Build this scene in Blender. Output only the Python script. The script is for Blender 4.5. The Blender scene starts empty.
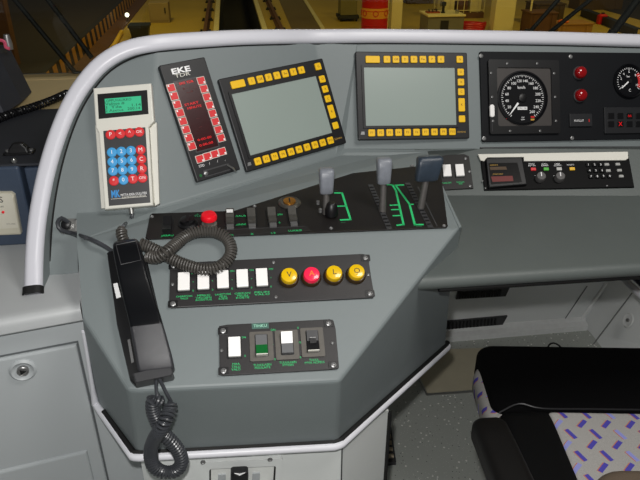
import bpy, bmesh, math, random
from mathutils import Vector as V, Matrix
random.seed(7)
R = math.radians
S = bpy.context.scene
COL = S.collection

# ------------------------------------------------------------------ camera, world, light, exposure
FPX = 630.0
PITCH, YAW = R(28), R(7.6)
CAM = V((0, 0, 1.4))
FW = V((math.sin(YAW)*math.cos(PITCH), math.cos(YAW)*math.cos(PITCH), -math.sin(PITCH)))
RT = V((math.cos(YAW), -math.sin(YAW), 0))
UP = RT.cross(FW)
cd = bpy.data.cameras.new('camera'); cam = bpy.data.objects.new('camera', cd); COL.objects.link(cam)
cd.sensor_width = 36; cd.lens = FPX*36/640; cd.clip_start = .02; cd.clip_end = 200
cam.matrix_world = Matrix(((RT.x, UP.x, -FW.x, CAM.x), (RT.y, UP.y, -FW.y, CAM.y), (RT.z, UP.z, -FW.z, CAM.z), (0, 0, 0, 1)))
S.camera = cam
w = bpy.data.worlds.new('world'); S.world = w; w.use_nodes = True
w.node_tree.nodes['Background'].inputs[0].default_value = (.80, .82, .84, 1)
w.node_tree.nodes['Background'].inputs[1].default_value = .06
S.view_settings.view_transform = 'Standard'; S.view_settings.look = 'None'
S.view_settings.exposure = 0; S.view_settings.gamma = 1; S.view_settings.use_curve_mapping = False

def lamp(name, kind, loc, energy, color, size=.1, target=None, sy=None):
    l = bpy.data.lights.new(name, kind); l.energy = energy; l.color = color
    if kind == 'AREA':
        l.size = size
        if sy: l.shape = 'RECTANGLE'; l.size_y = sy
    elif kind != 'SUN': l.shadow_soft_size = size
    o = bpy.data.objects.new(name, l); COL.objects.link(o); o.location = loc
    if target is not None:
        o.rotation_euler = (V(target)-V(loc)).to_track_quat('-Z', 'Y').to_euler()
    return o
# the photographer's flash, beside and above the lens
lamp('camera_flash', 'POINT', CAM - RT*.018 + UP*.06, 27.0, (1, .985, .96), .012)
# unseen soft fill added overhead to lift the footwell, like flash bounce
lamp('cab_fill_light', 'AREA', (.75, .35, 2.2), 10, (1, .97, .92), .6, (0.8, 1.6, .0), .4)
# sodium lamps of the depot hall
for i, (x, y) in enumerate([(1, 6), (-2.2, 14), (4.5, 8.5), (10, 12), (1.5, 26)]):
    lamp('hall_lamp', 'AREA', (x, y, 4.5), 125, (1, .78, .24), .9, (x, y+3.5, -1))

# ------------------------------------------------------------------ geometry of the view
def ray(x, y): return FW + RT*((x-320)/FPX) - UP*((y-240)/FPX)
def hit(x, y, pl, h=0.0):
    p0, n = pl; r = ray(x, y)
    return CAM + r*(((p0+n*h-CAM).dot(n))/r.dot(n))
def onz(x, y, z): return hit(x, y, (V((0, 0, z)), V((0, 0, 1))))
def ony(x, y, Y): return hit(x, y, (V((0, Y, 0)), V((0, 1, 0))))
def nrm(t, az):
    t, a = R(t), R(az); return V((math.sin(a)*math.sin(t), -math.cos(a)*math.sin(t), math.cos(t)))
def pl3(a, b, c):
    n = (b-a).cross(c-a).normalized()
    return (a, n if n.dot(CAM-a) > 0 else -n)
PL3 = (CAM + ray(270, 280)*.95, nrm(32, 3))
e0, e1 = hit(150, 240, PL3), hit(447, 228, PL3)
n2 = (e1-e0).cross(V((0, math.cos(R(8)), math.sin(R(8))))).normalized()
PL2 = (e0, n2)
PLB = (hit(400, 150, PL2), nrm(64, 4))
k1, k2 = hit(316, 43, PLB), hit(335, 157, PLB)
PLA = pl3(k1, k2, hit(147, 212, PL2))
c1 = hit(157, 50, PLA); c2 = hit(147, 212, PL2)
PLC = pl3(c1, c2, hit(77, 213, PL2))
q1 = hit(138, 391, PL3)
PL4 = pl3(q1, hit(325, 382, PL3), q1 + V((0, .024, -.1)))
bl, br = hit(137, 452, PL4), hit(337, 441, PL4)
PL5 = pl3(hit(459, 227.5, PL3), hit(340, 381, PL3), br)
PL6 = pl3(hit(83, 320, PL3), hit(127, 390, PL3), bl)
PLR = (hit(480, 148, PLB), nrm(40, -14))

# ------------------------------------------------------------------ materials
def lin(c): return tuple((v/255/12.92 if v/255 <= .04045 else ((v/255+.055)/1.055)**2.4) for v in c) + (1,)
MATS = {}
def mat(name, rgb, rough=.5, metal=0.0, var=.08, scale=60, bump=0.0, spec=.5, emit=0.0, coat=0.0, dark=None, trans=0.0):
    if name in MATS: return MATS[name]
    m = bpy.data.materials.new(name); m.use_nodes = True; nt = m.node_tree; N = nt.nodes; L = nt.links
    b = N['Principled BSDF']; c = lin(rgb)
    tc = N.new('ShaderNodeTexCoord'); no = N.new('ShaderNodeTexNoise'); no.inputs['Scale'].default_value = scale
    no.inputs['Detail'].default_value = 4; L.new(tc.outputs['Object'], no.inputs['Vector'])
    mx = N.new('ShaderNodeMix'); mx.data_type = 'RGBA'; L.new(no.outputs['Fac'], mx.inputs['Factor'])
    d = lin(dark) if dark else tuple(v*(1-var) for v in c[:3])+(1,)
    mx.inputs['A'].default_value = d; mx.inputs['B'].default_value = tuple(min(1, v*(1+var)) for v in c[:3])+(1,) if not dark else c
    L.new(mx.outputs['Result'], b.inputs['Base Color'])
    b.inputs['Roughness'].default_value = rough; b.inputs['Metallic'].default_value = metal
    b.inputs['Specular IOR Level'].default_value = spec; b.inputs['Coat Weight'].default_value = coat
    b.inputs['Transmission Weight'].default_value = trans
    if emit: b.inputs['Emission Color'].default_value = c; b.inputs['Emission Strength'].default_value = emit
    if bump:
        bp = N.new('ShaderNodeBump'); bp.inputs['Strength'].default_value = bump; bp.inputs['Distance'].default_value = .0006
        n3 = N.new('ShaderNodeTexNoise'); n3.inputs['Scale'].default_value = scale*12; L.new(tc.outputs['Object'], n3.inputs['Vector'])
        L.new(n3.outputs['Fac'], bp.inputs['Height']); L.new(bp.outputs['Normal'], b.inputs['Normal'])
    MATS[name] = m; return m
GREY = mat('grey_panel', (122, 130, 131), .5, bump=.35, var=.04, scale=9)
DESK = mat('desk_grey', (90, 96, 94), .5, bump=.4, var=.06, scale=14)
RIM = mat('rim_plastic', (222, 222, 230), .35, var=.03, scale=8)
TRIM = mat('trim_plastic', (232, 232, 238), .35, var=.02)
LIGHT = mat('light_grey_paint', (182, 187, 189), .45, var=.03, scale=6, bump=.15)
BLACK = mat('black_plastic', (15, 15, 17), .42, var=.2)
PLATE = mat('black_plate', (40, 38, 39), .45, var=.12, scale=30, bump=.2)
PLATE2 = mat('black_lever_plate', (24, 21, 20), .5, var=.15, scale=30, bump=.1)
BEZEL = mat('monitor_bezel', (20, 20, 23), .45, var=.1)
RUBBER = mat('black_rubber', (12, 12, 12), .7, var=.1)
SCREEN = mat('lcd_screen', (152, 164, 158), .3, var=.02, scale=5, spec=.4)
YKEY = mat('yellow_key', (255, 200, 6), .5, var=.03)
GLYPH = mat('glyph_brown', (130, 90, 10), .6)
WHITE = mat('white_plastic', (255, 252, 250), .35, var=.01)
OFFW = mat('offwhite_case', (226, 224, 214), .45, var=.02)
REDK = mat('red_key', (225, 45, 50), .45, var=.04)
REDB = mat('red_button', (250, 20, 40), .35, var=.03, coat=.3)
BLUEK = mat('blue_key', (70, 165, 225), .45, var=.04)
WPRINT = mat('white_print', (255, 255, 255), .6, var=.02)
BPRINT = mat('blue_print', (60, 150, 220), .6, var=.02)
GPRINT = mat('green_print', (45, 205, 120), .6, var=.05)
GDIM = mat('green_print_dim', (50, 150, 100), .6, var=.1)
OPRINT = mat('ochre_print', (190, 150, 60), .6)
DPRINT = mat('dark_print', (40, 40, 40), .6)
RPRINT = mat('red_print', (200, 30, 30), .6, var=.05)
STEEL = mat('steel', (175, 175, 172), .3, metal=.9, var=.1)
SCREW = mat('screw_metal', (150, 150, 150), .4, metal=.7, var=.2, scale=400)
BRASS = mat('brass', (190, 130, 50), .35, metal=.8, var=.2)
LEVERROD = mat('lever_rod', (95, 92, 90), .5, metal=.3, var=.25, scale=150)
LEVER = mat('lever_grip', (124, 128, 136), .35, var=.25, scale=120, bump=.3)
LEVERD = mat('lever_grip_dark', (50, 60, 72), .35, var=.25, scale=120, bump=.3)
PHONE = mat('phone_black', (14, 15, 18), .3, var=.1, bump=.1)
PHONEG = mat('phone_sheen', (92, 92, 96), .45, var=.15, scale=80, bump=.4)  # unused grey tone imitating sheen on the mouthpiece
CORD = mat('coil_cord', (76, 73, 69), .38, var=.15, scale=40)
CORDD = mat('coil_cord_dark', (60, 62, 66), .3, var=.15, scale=40)
LCD = mat('lcd_green', (60, 190, 140), .4, emit=.12, var=.05)
LCDT = mat('lcd_text', (15, 80, 60), .6)
LEDD = mat('led_window', (52, 3, 8), .25, var=.3, scale=90)
LEDR = mat('led_red', (230, 10, 20), .5, emit=.35)
LEDO = mat('led_orange_dim', (70, 48, 18), .5, emit=.05)
LEDRD = mat('led_red_dim', (100, 22, 18), .5, emit=.08)
YCAP = mat('yellow_lens', (240, 195, 10), .25, var=.04, coat=.5)
PCAP = mat('pink_red_lens', (250, 40, 80), .25, var=.04, coat=.5, emit=.15)
RLENS = mat('red_lens', (150, 8, 14), .15, var=.1, coat=.8)
CHROME = mat('chrome', (200, 200, 200), .15, metal=1)
DGREY = mat('dark_grey', (62, 62, 64), .4, var=.15)
ROCKG = mat('rocker_grey', (105, 106, 108), .4, var=.08)
ROCKGR = mat('rocker_green', (10, 105, 45), .4, var=.08)
BLUEGREY = mat('blue_grey_paint', (62, 74, 92), .45, var=.06, scale=12, bump=.3)
NAVY = mat('dark_unit', (40, 43, 52), .6, var=.08, bump=.2)
BEIGE = mat('beige_panel', (205, 200, 180), .5, var=.02)
SEATB = mat('seat_black_fabric', (5, 5, 6), .95, var=.3, scale=200, bump=.5, spec=.15)
SEATL = mat('seat_black_leather', (9, 9, 10), .5, var=.3, scale=60, bump=.4, spec=.3)
ARM = mat('armrest_vinyl', (11, 9, 8), .5, var=.2, scale=90, bump=.5, spec=.35)
TAN = mat('tan_tweed', (110, 95, 80), .9, var=.35, scale=500)
MATB = mat('brown_floor_mat', (196, 188, 164), .8, var=.12, scale=14, bump=.5)
HATCH = mat('grille_brass', (180, 165, 140), .4, metal=.5, var=.2)
# hall
HFLOOR = mat('hall_floor_paint', (185, 155, 60), .6, var=.15, scale=.9)
HDARK = mat('hall_dark_floor', (40, 30, 22), .8, var=.35, scale=14)
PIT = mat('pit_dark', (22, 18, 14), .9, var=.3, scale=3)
HBEIGE = mat('hall_yellow_paint', (228, 212, 150), .5, var=.08, scale=2)
HBROWN = mat('hall_rust', (95, 62, 38), .7, var=.3, scale=6)
HSTRIPE = mat('hazard_orange', (178, 125, 42), .6, var=.15, scale=10)
HBLK = mat('hazard_black', (30, 24, 18), .7)
HRED = mat('hall_red', (195, 22, 22), .4, var=.1, scale=4)
HGREY = mat('hall_grey', (120, 115, 100), .5, var=.2, scale=5)
HDK = mat('hall_dark_metal', (30, 30, 28), .6, var=.2)
HWALL = mat('hall_wall', (120, 110, 90), .8, var=.1, scale=.5)
LEDGE = mat('sill_ochre', (200, 178, 130), .6, var=.06, scale=5)

def floor_mat():
    m = bpy.data.materials.new('speckled_floor'); m.use_nodes = True; nt = m.node_tree; N = nt.nodes; L = nt.links
    b = N['Principled BSDF']; b.inputs['Roughness'].default_value = .55
    tc = N.new('ShaderNodeTexCoord'); cur = None
    base = N.new('ShaderNodeRGB'); base.outputs[0].default_value = lin((186, 190, 184)); cur = base.outputs[0]
    for sc, th, col, dn in ((80, .24, (255, 255, 250), .66), (110, .17, (70, 72, 70), .62), (210, .2, (225, 228, 222), .55)):
        vo = N.new('ShaderNodeTexVoronoi'); vo.inputs['Scale'].default_value = sc; L.new(tc.outputs['Object'], vo.inputs['Vector'])
        lt = N.new('ShaderNodeMath'); lt.operation = 'LESS_THAN'; lt.inputs[1].default_value = th; L.new(vo.outputs['Distance'], lt.inputs[0])
        sp = N.new('ShaderNodeSeparateColor'); L.new(vo.outputs['Color'], sp.inputs[0])
        gt = N.new('ShaderNodeMath'); gt.operation = 'GREATER_THAN'; gt.inputs[1].default_value = dn; L.new(sp.outputs[0], gt.inputs[0])
        mu = N.new('ShaderNodeMath'); mu.operation = 'MULTIPLY'; L.new(lt.outputs[0], mu.inputs[0]); L.new(gt.outputs[0], mu.inputs[1])
        mx = N.new('ShaderNodeMix'); mx.data_type = 'RGBA'; L.new(mu.outputs[0], mx.inputs['Factor']); L.new(cur, mx.inputs['A'])
        mx.inputs['B'].default_value = lin(col); cur = mx.outputs['Result']
    L.new(cur, b.inputs['Base Color']); return m
FLOOR = floor_mat()

def fabric_mat(name='dashed_fabric', axes=(0, 1)):
    """light grey seat fabric printed with slanted blue dashes that have an orange edge"""
    m = bpy.data.materials.new(name); m.use_nodes = True; nt = m.node_tree; N = nt.nodes; L = nt.links
    b = N['Principled BSDF']; b.inputs['Roughness'].default_value = .9; b.inputs['Specular IOR Level'].default_value = .2
    def ma(op, a, bb=None, c=None):
        n = N.new('ShaderNodeMath'); n.operation = op
        for i, v in enumerate((a, bb, c)):
            if v is None: continue
            if isinstance(v, (int, float)): n.inputs[i].default_value = v
            else: L.new(v, n.inputs[i])
        return n.outputs[0]
    tc = N.new('ShaderNodeTexCoord'); sx = N.new('ShaderNodeSeparateXYZ'); L.new(tc.outputs['Object'], sx.inputs[0])
    PX, PY = .047, .0275
    ry = ma('DIVIDE', sx.outputs[axes[1]], PY); row = ma('FLOOR', ry); fy = ma('MULTIPLY', ma('SUBTRACT', ma('SUBTRACT', ry, row), .5), PY)
    par = ma('FLOORED_MODULO', row, 2)
    rx = ma('ADD', ma('DIVIDE', sx.outputs[axes[0]], PX), ma('MULTIPLY', par, .35)); cx = ma('FLOOR', rx)
    fx = ma('MULTIPLY', ma('SUBTRACT', ma('SUBTRACT', rx, cx), .5), PX)
    sg = ma('SUBTRACT', ma('MULTIPLY', par, 2), 1)
    cA = ma('ADD', ma('MULTIPLY', par, math.cos(.80)-math.cos(1.15)), math.cos(1.15)); sA = ma('ADD', ma('MULTIPLY', par, math.sin(.80)-math.sin(1.15)), math.sin(1.15))
    def rot(dx):
        x = ma('ADD', fx, dx)
        u = ma('ADD', ma('MULTIPLY', x, cA), ma('MULTIPLY', ma('MULTIPLY', fy, sg), sA))
        v = ma('SUBTRACT', ma('MULTIPLY', ma('MULTIPLY', fy, sg), cA), ma('MULTIPLY', x, sA))
        return ma('MULTIPLY', ma('LESS_THAN', ma('ABSOLUTE', u), .0130), ma('LESS_THAN', ma('ABSOLUTE', v), .0042))
    d1 = rot(0.0); d2 = rot(.0022)
    tone = ma('FLOORED_MODULO', ma('ADD', cx, ma('MULTIPLY', row, 2)), 4)
    pale = ma('LESS_THAN', tone, .5)
    no = N.new('ShaderNodeTexNoise'); no.inputs['Scale'].default_value = 700; L.new(tc.outputs['Object'], no.inputs['Vector'])
    def mix(f, a, c):
        x = N.new('ShaderNodeMix'); x.data_type = 'RGBA'
        for k, v in (('Factor', f), ('A', a), ('B', c)):
            if isinstance(v, tuple): x.inputs[k].default_value = v
            else: L.new(v, x.inputs[k])
        return x.outputs['Result']
    base = mix(no.outputs['Fac'], lin((150, 148, 146)), lin((205, 202, 198)))
    blue = mix(pale, lin((88, 82, 185)), lin((158, 162, 228)))
    c = mix(d2, base, lin((205, 130, 100))); c = mix(d1, c, blue)
    L.new(c, b.inputs['Base Color']); return m
FABRIC = fabric_mat(); FABRICS = fabric_mat('dashed_fabric_side', (1, 2))

def glass_mat():
    m = bpy.data.materials.new('windscreen_glass'); m.use_nodes = True; nt = m.node_tree; N = nt.nodes; L = nt.links
    for n in list(N): N.remove(n)
    out = N.new('ShaderNodeOutputMaterial'); mx = N.new('ShaderNodeMixShader'); t = N.new('ShaderNodeBsdfTransparent'); g = N.new('ShaderNodeBsdfGlossy')
    t.inputs[0].default_value = (.93, .95, .92, 1); g.inputs['Roughness'].default_value = .02
    f = N.new('ShaderNodeFresnel'); f.inputs[0].default_value = 1.5; L.new(f.outputs[0], mx.inputs[0])
    L.new(t.outputs[0], mx.inputs[1]); L.new(g.outputs[0], mx.inputs[2]); L.new(mx.outputs[0], out.inputs[0]); return m
GLASS = glass_mat()

# ------------------------------------------------------------------ object helpers
def tag(o, label=None, cat=None, group=None, kind=None):
    if label: o['label'] = label
    if cat: o['category'] = cat
    if group: o['group'] = group
    if kind: o['kind'] = kind
    return o
def thing(name, label, cat, M=None, group=None):
    o = bpy.data.objects.new(name, None); COL.objects.link(o); o.empty_display_size = .02
    o.matrix_world = M if M is not None else Matrix.Identity(4)
    return tag(o, label, cat, group)
def link(name, me, m, parent=None, loc=None, label=None):
    o = bpy.data.objects.new(name, me); COL.objects.link(o)
    if m is not None and not me.materials: me.materials.append(m)
    if parent is not None: o.parent = parent
    if loc is not None: o.location = loc
    if label: o['label'] = label
    return o
def bmobj(name, bm, m, parent=None, loc=None, label=None, smooth=False):
    me = bpy.data.meshes.new(name); bmesh.ops.recalc_face_normals(bm, faces=bm.faces); bm.to_mesh(me); bm.free()
    if smooth:
        me.polygons.foreach_set('use_smooth', [True]*len(me.polygons))
        if hasattr(me, 'set_sharp_from_angle'): me.set_sharp_from_angle(angle=R(40))
    return link(name, me, m, parent, loc, label)
def BM(): return bmesh.new()
def rrect(w, h, r, n=4, cx=0, cy=0):
    r = min(r, w/2-1e-5, h/2-1e-5); p = []
    for k, (sx, sy) in enumerate(((1, 1), (-1, 1), (-1, -1), (1, -1))):
        for i in range(n+1):
            a = R(90*k + 90*i/n); p.append((cx+sx*(w/2-r)+r*math.cos(a), cy+sy*(h/2-r)+r*math.sin(a)))
    return p
def loft(bm, rings, cap0=True, cap1=True, closed=True):
    vs = [[bm.verts.new(p) for p in r] for r in rings]
    for a, b in zip(vs, vs[1:]):
        n = len(a)
        for i in range(n if closed else n-1): bm.faces.new((a[i], a[(i+1) % n], b[(i+1) % n], b[i]))
    if cap0: bm.faces.new(vs[0])
    if cap1: bm.faces.new(vs[-1])
    return vs
def slab(bm, pts, z0, z1, bev=0.0):
    """prism of outline pts with a chamfered top"""
    cx = sum(p[0] for p in pts)/len(pts); cy = sum(p[1] for p in pts)/len(pts)
    rs = [[(x, y, z0) for x, y in pts]]
    if bev:
        mw = max(abs(p[0]-cx) for p in pts); mh = max(abs(p[1]-cy) for p in pts)
        fx, fy = (mw-bev)/mw, (mh-bev)/mh
        rs.append([(x, y, z1-bev) for x, y in pts])
        g, h = (mw-bev*.3)/mw, (mh-bev*.3)/mh
        rs.append([(cx+(x-cx)*g, cy+(y-cy)*h, z1-bev*.3) for x, y in pts])
        rs.append([(cx+(x-cx)*fx, cy+(y-cy)*fy, z1) for x, y in pts])
    else: rs.append([(x, y, z1) for x, y in pts])
    loft(bm, rs)
def box(bm, x0, x1, y0, y1, z0, z1): slab(bm, [(x0, y0), (x1, y0), (x1, y1), (x0, y1)], z0, z1)
def lathe(bm, prof, n=24, c=(0, 0, 0), ax=None):
    """prof: (radius, height) pairs about +Z or axis ax"""
    q = V((0, 0, 1)).rotation_difference(V(ax)) if ax is not None else None
    rings = []
    for r, z in prof:
        ring = []
        for i in range(n):
            p = V((r*math.cos(2*math.pi*i/n), r*math.sin(2*math.pi*i/n), z))
            if q: p = q @ p
            ring.append(p+V(c))
        rings.append(ring)
    loft(bm, rings)
def spline(P, step):
    P = [V(p) for p in P]; Q = [P[0]*2-P[1]] + P + [P[-1]*2-P[-2]]; out = []
    for i in range(1, len(Q)-2):
        n = max(2, int((Q[i+1]-Q[i]).length/step))
        for k in range(n):
            t = k/n; a, b, c, d = Q[i-1:i+3]
            out.append(.5*((2*b)+(c-a)*t+(2*a-5*b+4*c-d)*t*t+(3*b-a-3*c+d)*t**3))
    out.append(P[-1]); return out
def resample(P, step):
    L = [0]
    for a, b in zip(P, P[1:]): L.append(L[-1]+(b-a).length)
    n = max(2, round(L[-1]/step)); out = []; j = 0
    for i in range(n+1):
        s = L[-1]*i/n
        while j < len(P)-2 and L[j+1] < s: j += 1
        t = (s-L[j])/max(1e-9, L[j+1]-L[j]); out.append(P[j].lerp(P[j+1], min(1, t)))
    return out, L[-1]
def frames(P):
    T = [((P[min(i+1, len(P)-1)])-(P[max(i-1, 0)])).normalized() for i in range(len(P))]
    n = T[0].orthogonal().normalized(); N = []
    for t in T:
        n = (n - t*n.dot(t)).normalized(); N.append(n)
    return T, N
def tube(bm, P, r, n=8):
    P = [V(p) for p in P]; T, N = frames(P); rings = []
    for i, (p, t, m) in enumerate(zip(P, T, N)):
        b = t.cross(m); rr = r[i] if isinstance(r, list) else r
        rings.append([p+(m*math.cos(2*math.pi*k/n)+b*math.sin(2*math.pi*k/n))*rr for k in range(n)])
    loft(bm, rings)
def coil(bm, ctrl, rc, rw, pitch, seg=12, n=6):
    P = spline(ctrl, .004); m = 1/seg*pitch; P, L = resample(P, m); T, N = frames(P); H = []
    for i, (p, t, nn) in enumerate(zip(P, T, N)):
        a = 2*math.pi*i/seg; k = min(1, i/seg, (len(P)-1-i)/seg)
        H.append(p+(nn*math.cos(a)+t.cross(nn)*math.sin(a))*rc*k)
    tube(bm, H, rw, n)
TC = {}
def text(parent, name, s, size, loc, m, z=0.0, rot=0.0, wid=None, ext=.00015, align='CENTER', bold=0):
    key = (s, round(size, 5), wid, m.name, align)
    if key not in TC:
        cu = bpy.data.curves.new(name, 'FONT'); cu.body = s; cu.size = size; cu.extrude = ext; cu.resolution_u = 2
        cu.align_x = align; cu.align_y = 'CENTER'; cu.space_line = .85; cu.offset = bold
        to = bpy.data.objects.new('tmp', cu); me = bpy.data.meshes.new_from_object(to); bpy.data.objects.remove(to)
        if wid:
            xs = [v.co.x for v in me.vertices]; k = wid/max(1e-6, max(xs)-min(xs))
            for v in me.vertices: v.co.x *= k
        me.name = name; me.materials.clear(); me.materials.append(m); TC[key] = me
    o = link(name, TC[key], None, parent, (loc[0], loc[1], z)); o.rotation_euler = (0, 0, rot); return o
class Fr:
    """a local frame lying on a console plane, laid out from the outline of a module"""
    def __init__(s, pl, quad, h=0.0, udir=None):
        P = [hit(x, y, pl, h) for x, y in quad]; s.n = pl[1]; s.c = sum(P, V())/len(P)
        u = udir if udir is not None else ((P[1]-P[0])+(P[2]-P[3])); u = u - s.n*u.dot(s.n); s.u = u.normalized(); s.v = s.n.cross(s.u)
        s.W = ((P[1]-P[0]).length+(P[2]-P[3]).length)/2; s.H = ((P[3]-P[0]).length+(P[2]-P[1]).length)/2
        s.M = Matrix(((s.u.x, s.v.x, s.n.x, s.c.x), (s.u.y, s.v.y, s.n.y, s.c.y), (s.u.z, s.v.z, s.n.z, s.c.z), (0, 0, 0, 1)))
    def l(s, x, y, h=0.0):
        p = hit(x, y, (s.c, s.n), h)-s.c; return (p.dot(s.u), p.dot(s.v))
    def poly(s, q, h=0.0): return [s.l(x, y, h) for x, y in q]
def screws(fr, root, pts, r=.0028, z=.003):
    bm = BM(); lathe(bm, [(r, 0), (r, .0012), (r*.6, .0018), (r*.35, .0008)], 10); me = None
    for x, y in pts:
        if me is None: o = bmobj('screw', bm, SCREW, root, (*fr.l(x, y, z), z), smooth=True); me = o.data
        else: link('screw', me, None, root, (*fr.l(x, y, z), z))
def pads(fr, root, pts, z, w=.0115):
    bm = BM(); slab(bm, rrect(w*1.25, w, .002, 3), 0, .0008, .0003); me = None
    for x, y in pts:
        if me is None: o = bmobj('screw_pad', bm, BLACK, root, (*fr.l(x, y, z), z-.0002)); me = o.data
        else: link('screw_pad', me, None, root, (*fr.l(x, y, z), z-.0002))
def kids(o): return [c for c in bpy.data.objects if c.parent == o]
CH = {}
def copy_tree(o, parent=None):
    if not CH:
        for x in bpy.data.objects:
            if x.parent: CH.setdefault(x.parent.name, []).append(x)
    c = o.copy(); COL.objects.link(c); c.parent = parent
    for ch in CH.get(o.name, []): copy_tree(ch, c)
    return c

# ================================================================== LARGE STRUCTURE
def quadmesh(name, polys, m, parent=None, kind=None, thick=0.0, bevel=0.0, seg=3, label=None):
    bm = BM(); D = {}
    def vv(p):
        k = tuple(round(c, 5) for c in p)
        if k not in D: D[k] = bm.verts.new(p)
        return D[k]
    for p in polys: bm.faces.new([vv(q) for q in p])
    o = bmobj(name, bm, m, parent, label=label)
    f_ = sum((CAM-p.center).dot(p.normal)*p.area for p in o.data.polygons)
    if f_ < 0: o.data.flip_normals()
    if bevel:
        b = o.modifiers.new('b', 'BEVEL'); b.width = bevel; b.segments = seg; b.limit_method = 'ANGLE'; b.angle_limit = R(12)
    if thick:
        s = o.modifiers.new('s', 'SOLIDIFY'); s.thickness = thick; s.offset = -1
    if kind: o['kind'] = kind
    return o
def bx(name, x0, x1, y0, y1, z0, z1, m, parent=None, kind=None, bev=0.0):
    bm = BM(); box(bm, x0, x1, y0, y1, z0, z1); o = bmobj(name, bm, m, parent)
    if bev: b = o.modifiers.new('b', 'BEVEL'); b.width = bev; b.segments = 3
    if kind: o['kind'] = kind
    return o
# cab floor
bx('wall_left', -1.25, -1.2, -.4, 1.66, 0, .95, LIGHT, kind='structure')
bx('floor', -1.2, 1.9, -.4, 2.0, -.04, 0, FLOOR, kind='structure')

# ---- footwell shell under the desk
BW = 1.80
pf = lambda x, y: ony(x, y, BW)
zl0 = pf(520, 324).z; zl1 = onz(520, 336, 0)
cT, cB = pf(611, 276), pf(579, 330)
Xl = .15
quadmesh('wall_front', [[V((Xl, BW, -.02)), V((cB.x-.03, BW, -.02)), cB, cT, cT+(cT-cB)*1.2, V((Xl, BW, .98))]], LIGHT, kind='structure', thick=.02)
wallf = mat('footwell_grey', (228, 231, 231), .5, var=.03, scale=6)
bpy.data.objects['wall_front'].data.materials[0] = wallf
# right side wall leaning outwards from the corner
fl1 = onz(603, 356, 0)
dirw = (fl1-V((cB.x, BW, 0))); dirw.z = 0; dirw.normalize()
topc = cT+(cT-cB)*1.2
quadmesh('wall_right', [[V((cB.x, BW, -.02)), topc, topc+dirw*1.2+V((.3, 0, 0)), V((cB.x, BW, -.02))+dirw*1.2]], wallf, kind='structure', thick=.02)
PLW = pl3(V((cB.x, BW, 0)), topc, V((cB.x, BW, 0))+dirw*1.2)
# kick ledge along the front wall
s0, s1 = pf(450, 329), pf(579, 319)
bm = BM(); zz = s1.z
prof = [(0, zz+.010), (-.010, zz+.004), (-.016, zz-.006), (-.016, .030), (-.034, .022), (-.034, 0), (0, 0)]
loft(bm, [[(x, BW+a, z) for a, z in prof] for x in (Xl, cB.x+.01)])
bmobj('baseboard_front', bm, mat('ledge_light', (240, 242, 242), .45), None)['kind'] = 'structure'
# seam strips that divide the front wall and side wall panels
def strip3(name, P, r, m, parent=None, kind=None):
    bm = BM(); tube(bm, P, r, 8); o = bmobj(name, bm, m, parent, smooth=True)
    if kind: o['kind'] = kind
    return o
strip3('trim_1', [pf(587, 286)+V((0, -.001, 0)), pf(564, 320)+V((0, -.001, 0))], .0018, mat('seam_mid', (120, 122, 122), .6), kind='structure')
strip3('trim_2', [hit(632, 293, PLW, .001), hit(592, 346, PLW, .001)], .0020, mat('seam_mid', 0), kind='structure')
strip3('trim_3', [pf(606, 283)+V((0, -.004, 0)), pf(580, 320)+V((0, -.004, 0))], .006, mat('ledge_light', 0), kind='structure')
fr = Fr(PLW, [(621, 310), (637, 310), (637, 331), (621, 331)])
t = thing('panel_latch', 'round grey latch on the sloping side wall beneath the desk', 'latch', fr.M)
bm = BM(); lathe(bm, [(.024, 0), (.026, .003), (.022, .006), (.017, .003), (.013, .003)], 28); bmobj('ring', bm, mat('ledge_light', 0), t, smooth=True)
bm = BM(); lathe(bm, [(.0065, .002), (.0065, .007), (.003, .008), (.003, .005)], 20); bmobj('lock_core', bm, SCREW, t, smooth=True)
# vents on the footwell wall
def vent(q, label):
    f = Fr((V((0, BW, 0)), V((0, -1, 0))), q); t = thing('wall_vent', label, 'vent', f.M, 'slotted vents in the footwell wall')
    P = f.poly(q); bm = BM(); slab(bm, P, 0, .006); bmobj('frame', bm, DGREY, t)
    n = 16; bm = BM(); box(bm, -.003, .003, -f.H*.36, f.H*.36, .006, .010); me = None
    for i in range(n):
        x = -f.W*.45 + f.W*.85*i/n
        if me is None: o = bmobj('slat', bm, BLACK, t, (x, 0, 0)); me = o.data
        else: link('slat', me, None, t, (x, 0, 0))
vent([(457.5, 290.5), (509, 287), (505, 295.5), (455.5, 298.5)], 'upper dark slotted vent close under the desk in the footwell wall')
vent([(440, 321), (507, 315), (502, 324), (436, 330)], 'lower dark slotted vent just above the kick ledge')
# brown mat in the floor, with a metal edge
mq = [onz(*p, .0) for p in [(405, 352), (490, 349), (489.5, 391), (427, 395.5)]]
mt = thing('floor_mat', 'brown floor mat with a pale metal edge strip beside the seat', 'mat', Matrix.Translation((mq[0]+mq[2])/2))
c0 = (mq[0]+mq[2])/2
bm = BM(); slab(bm, [((p-c0).x, (p-c0).y) for p in mq], 0, .006); bmobj('mat_sheet', bm, MATB, mt)
bm = BM()
tube(bm, [mq[0]-c0+V((0, 0, .004)), mq[3]-c0+V((0, 0, .004)), mq[2]-c0+V((0, 0, .004))], .0045, 6); bmobj('edge_strip', bm, STEEL, mt)
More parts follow.
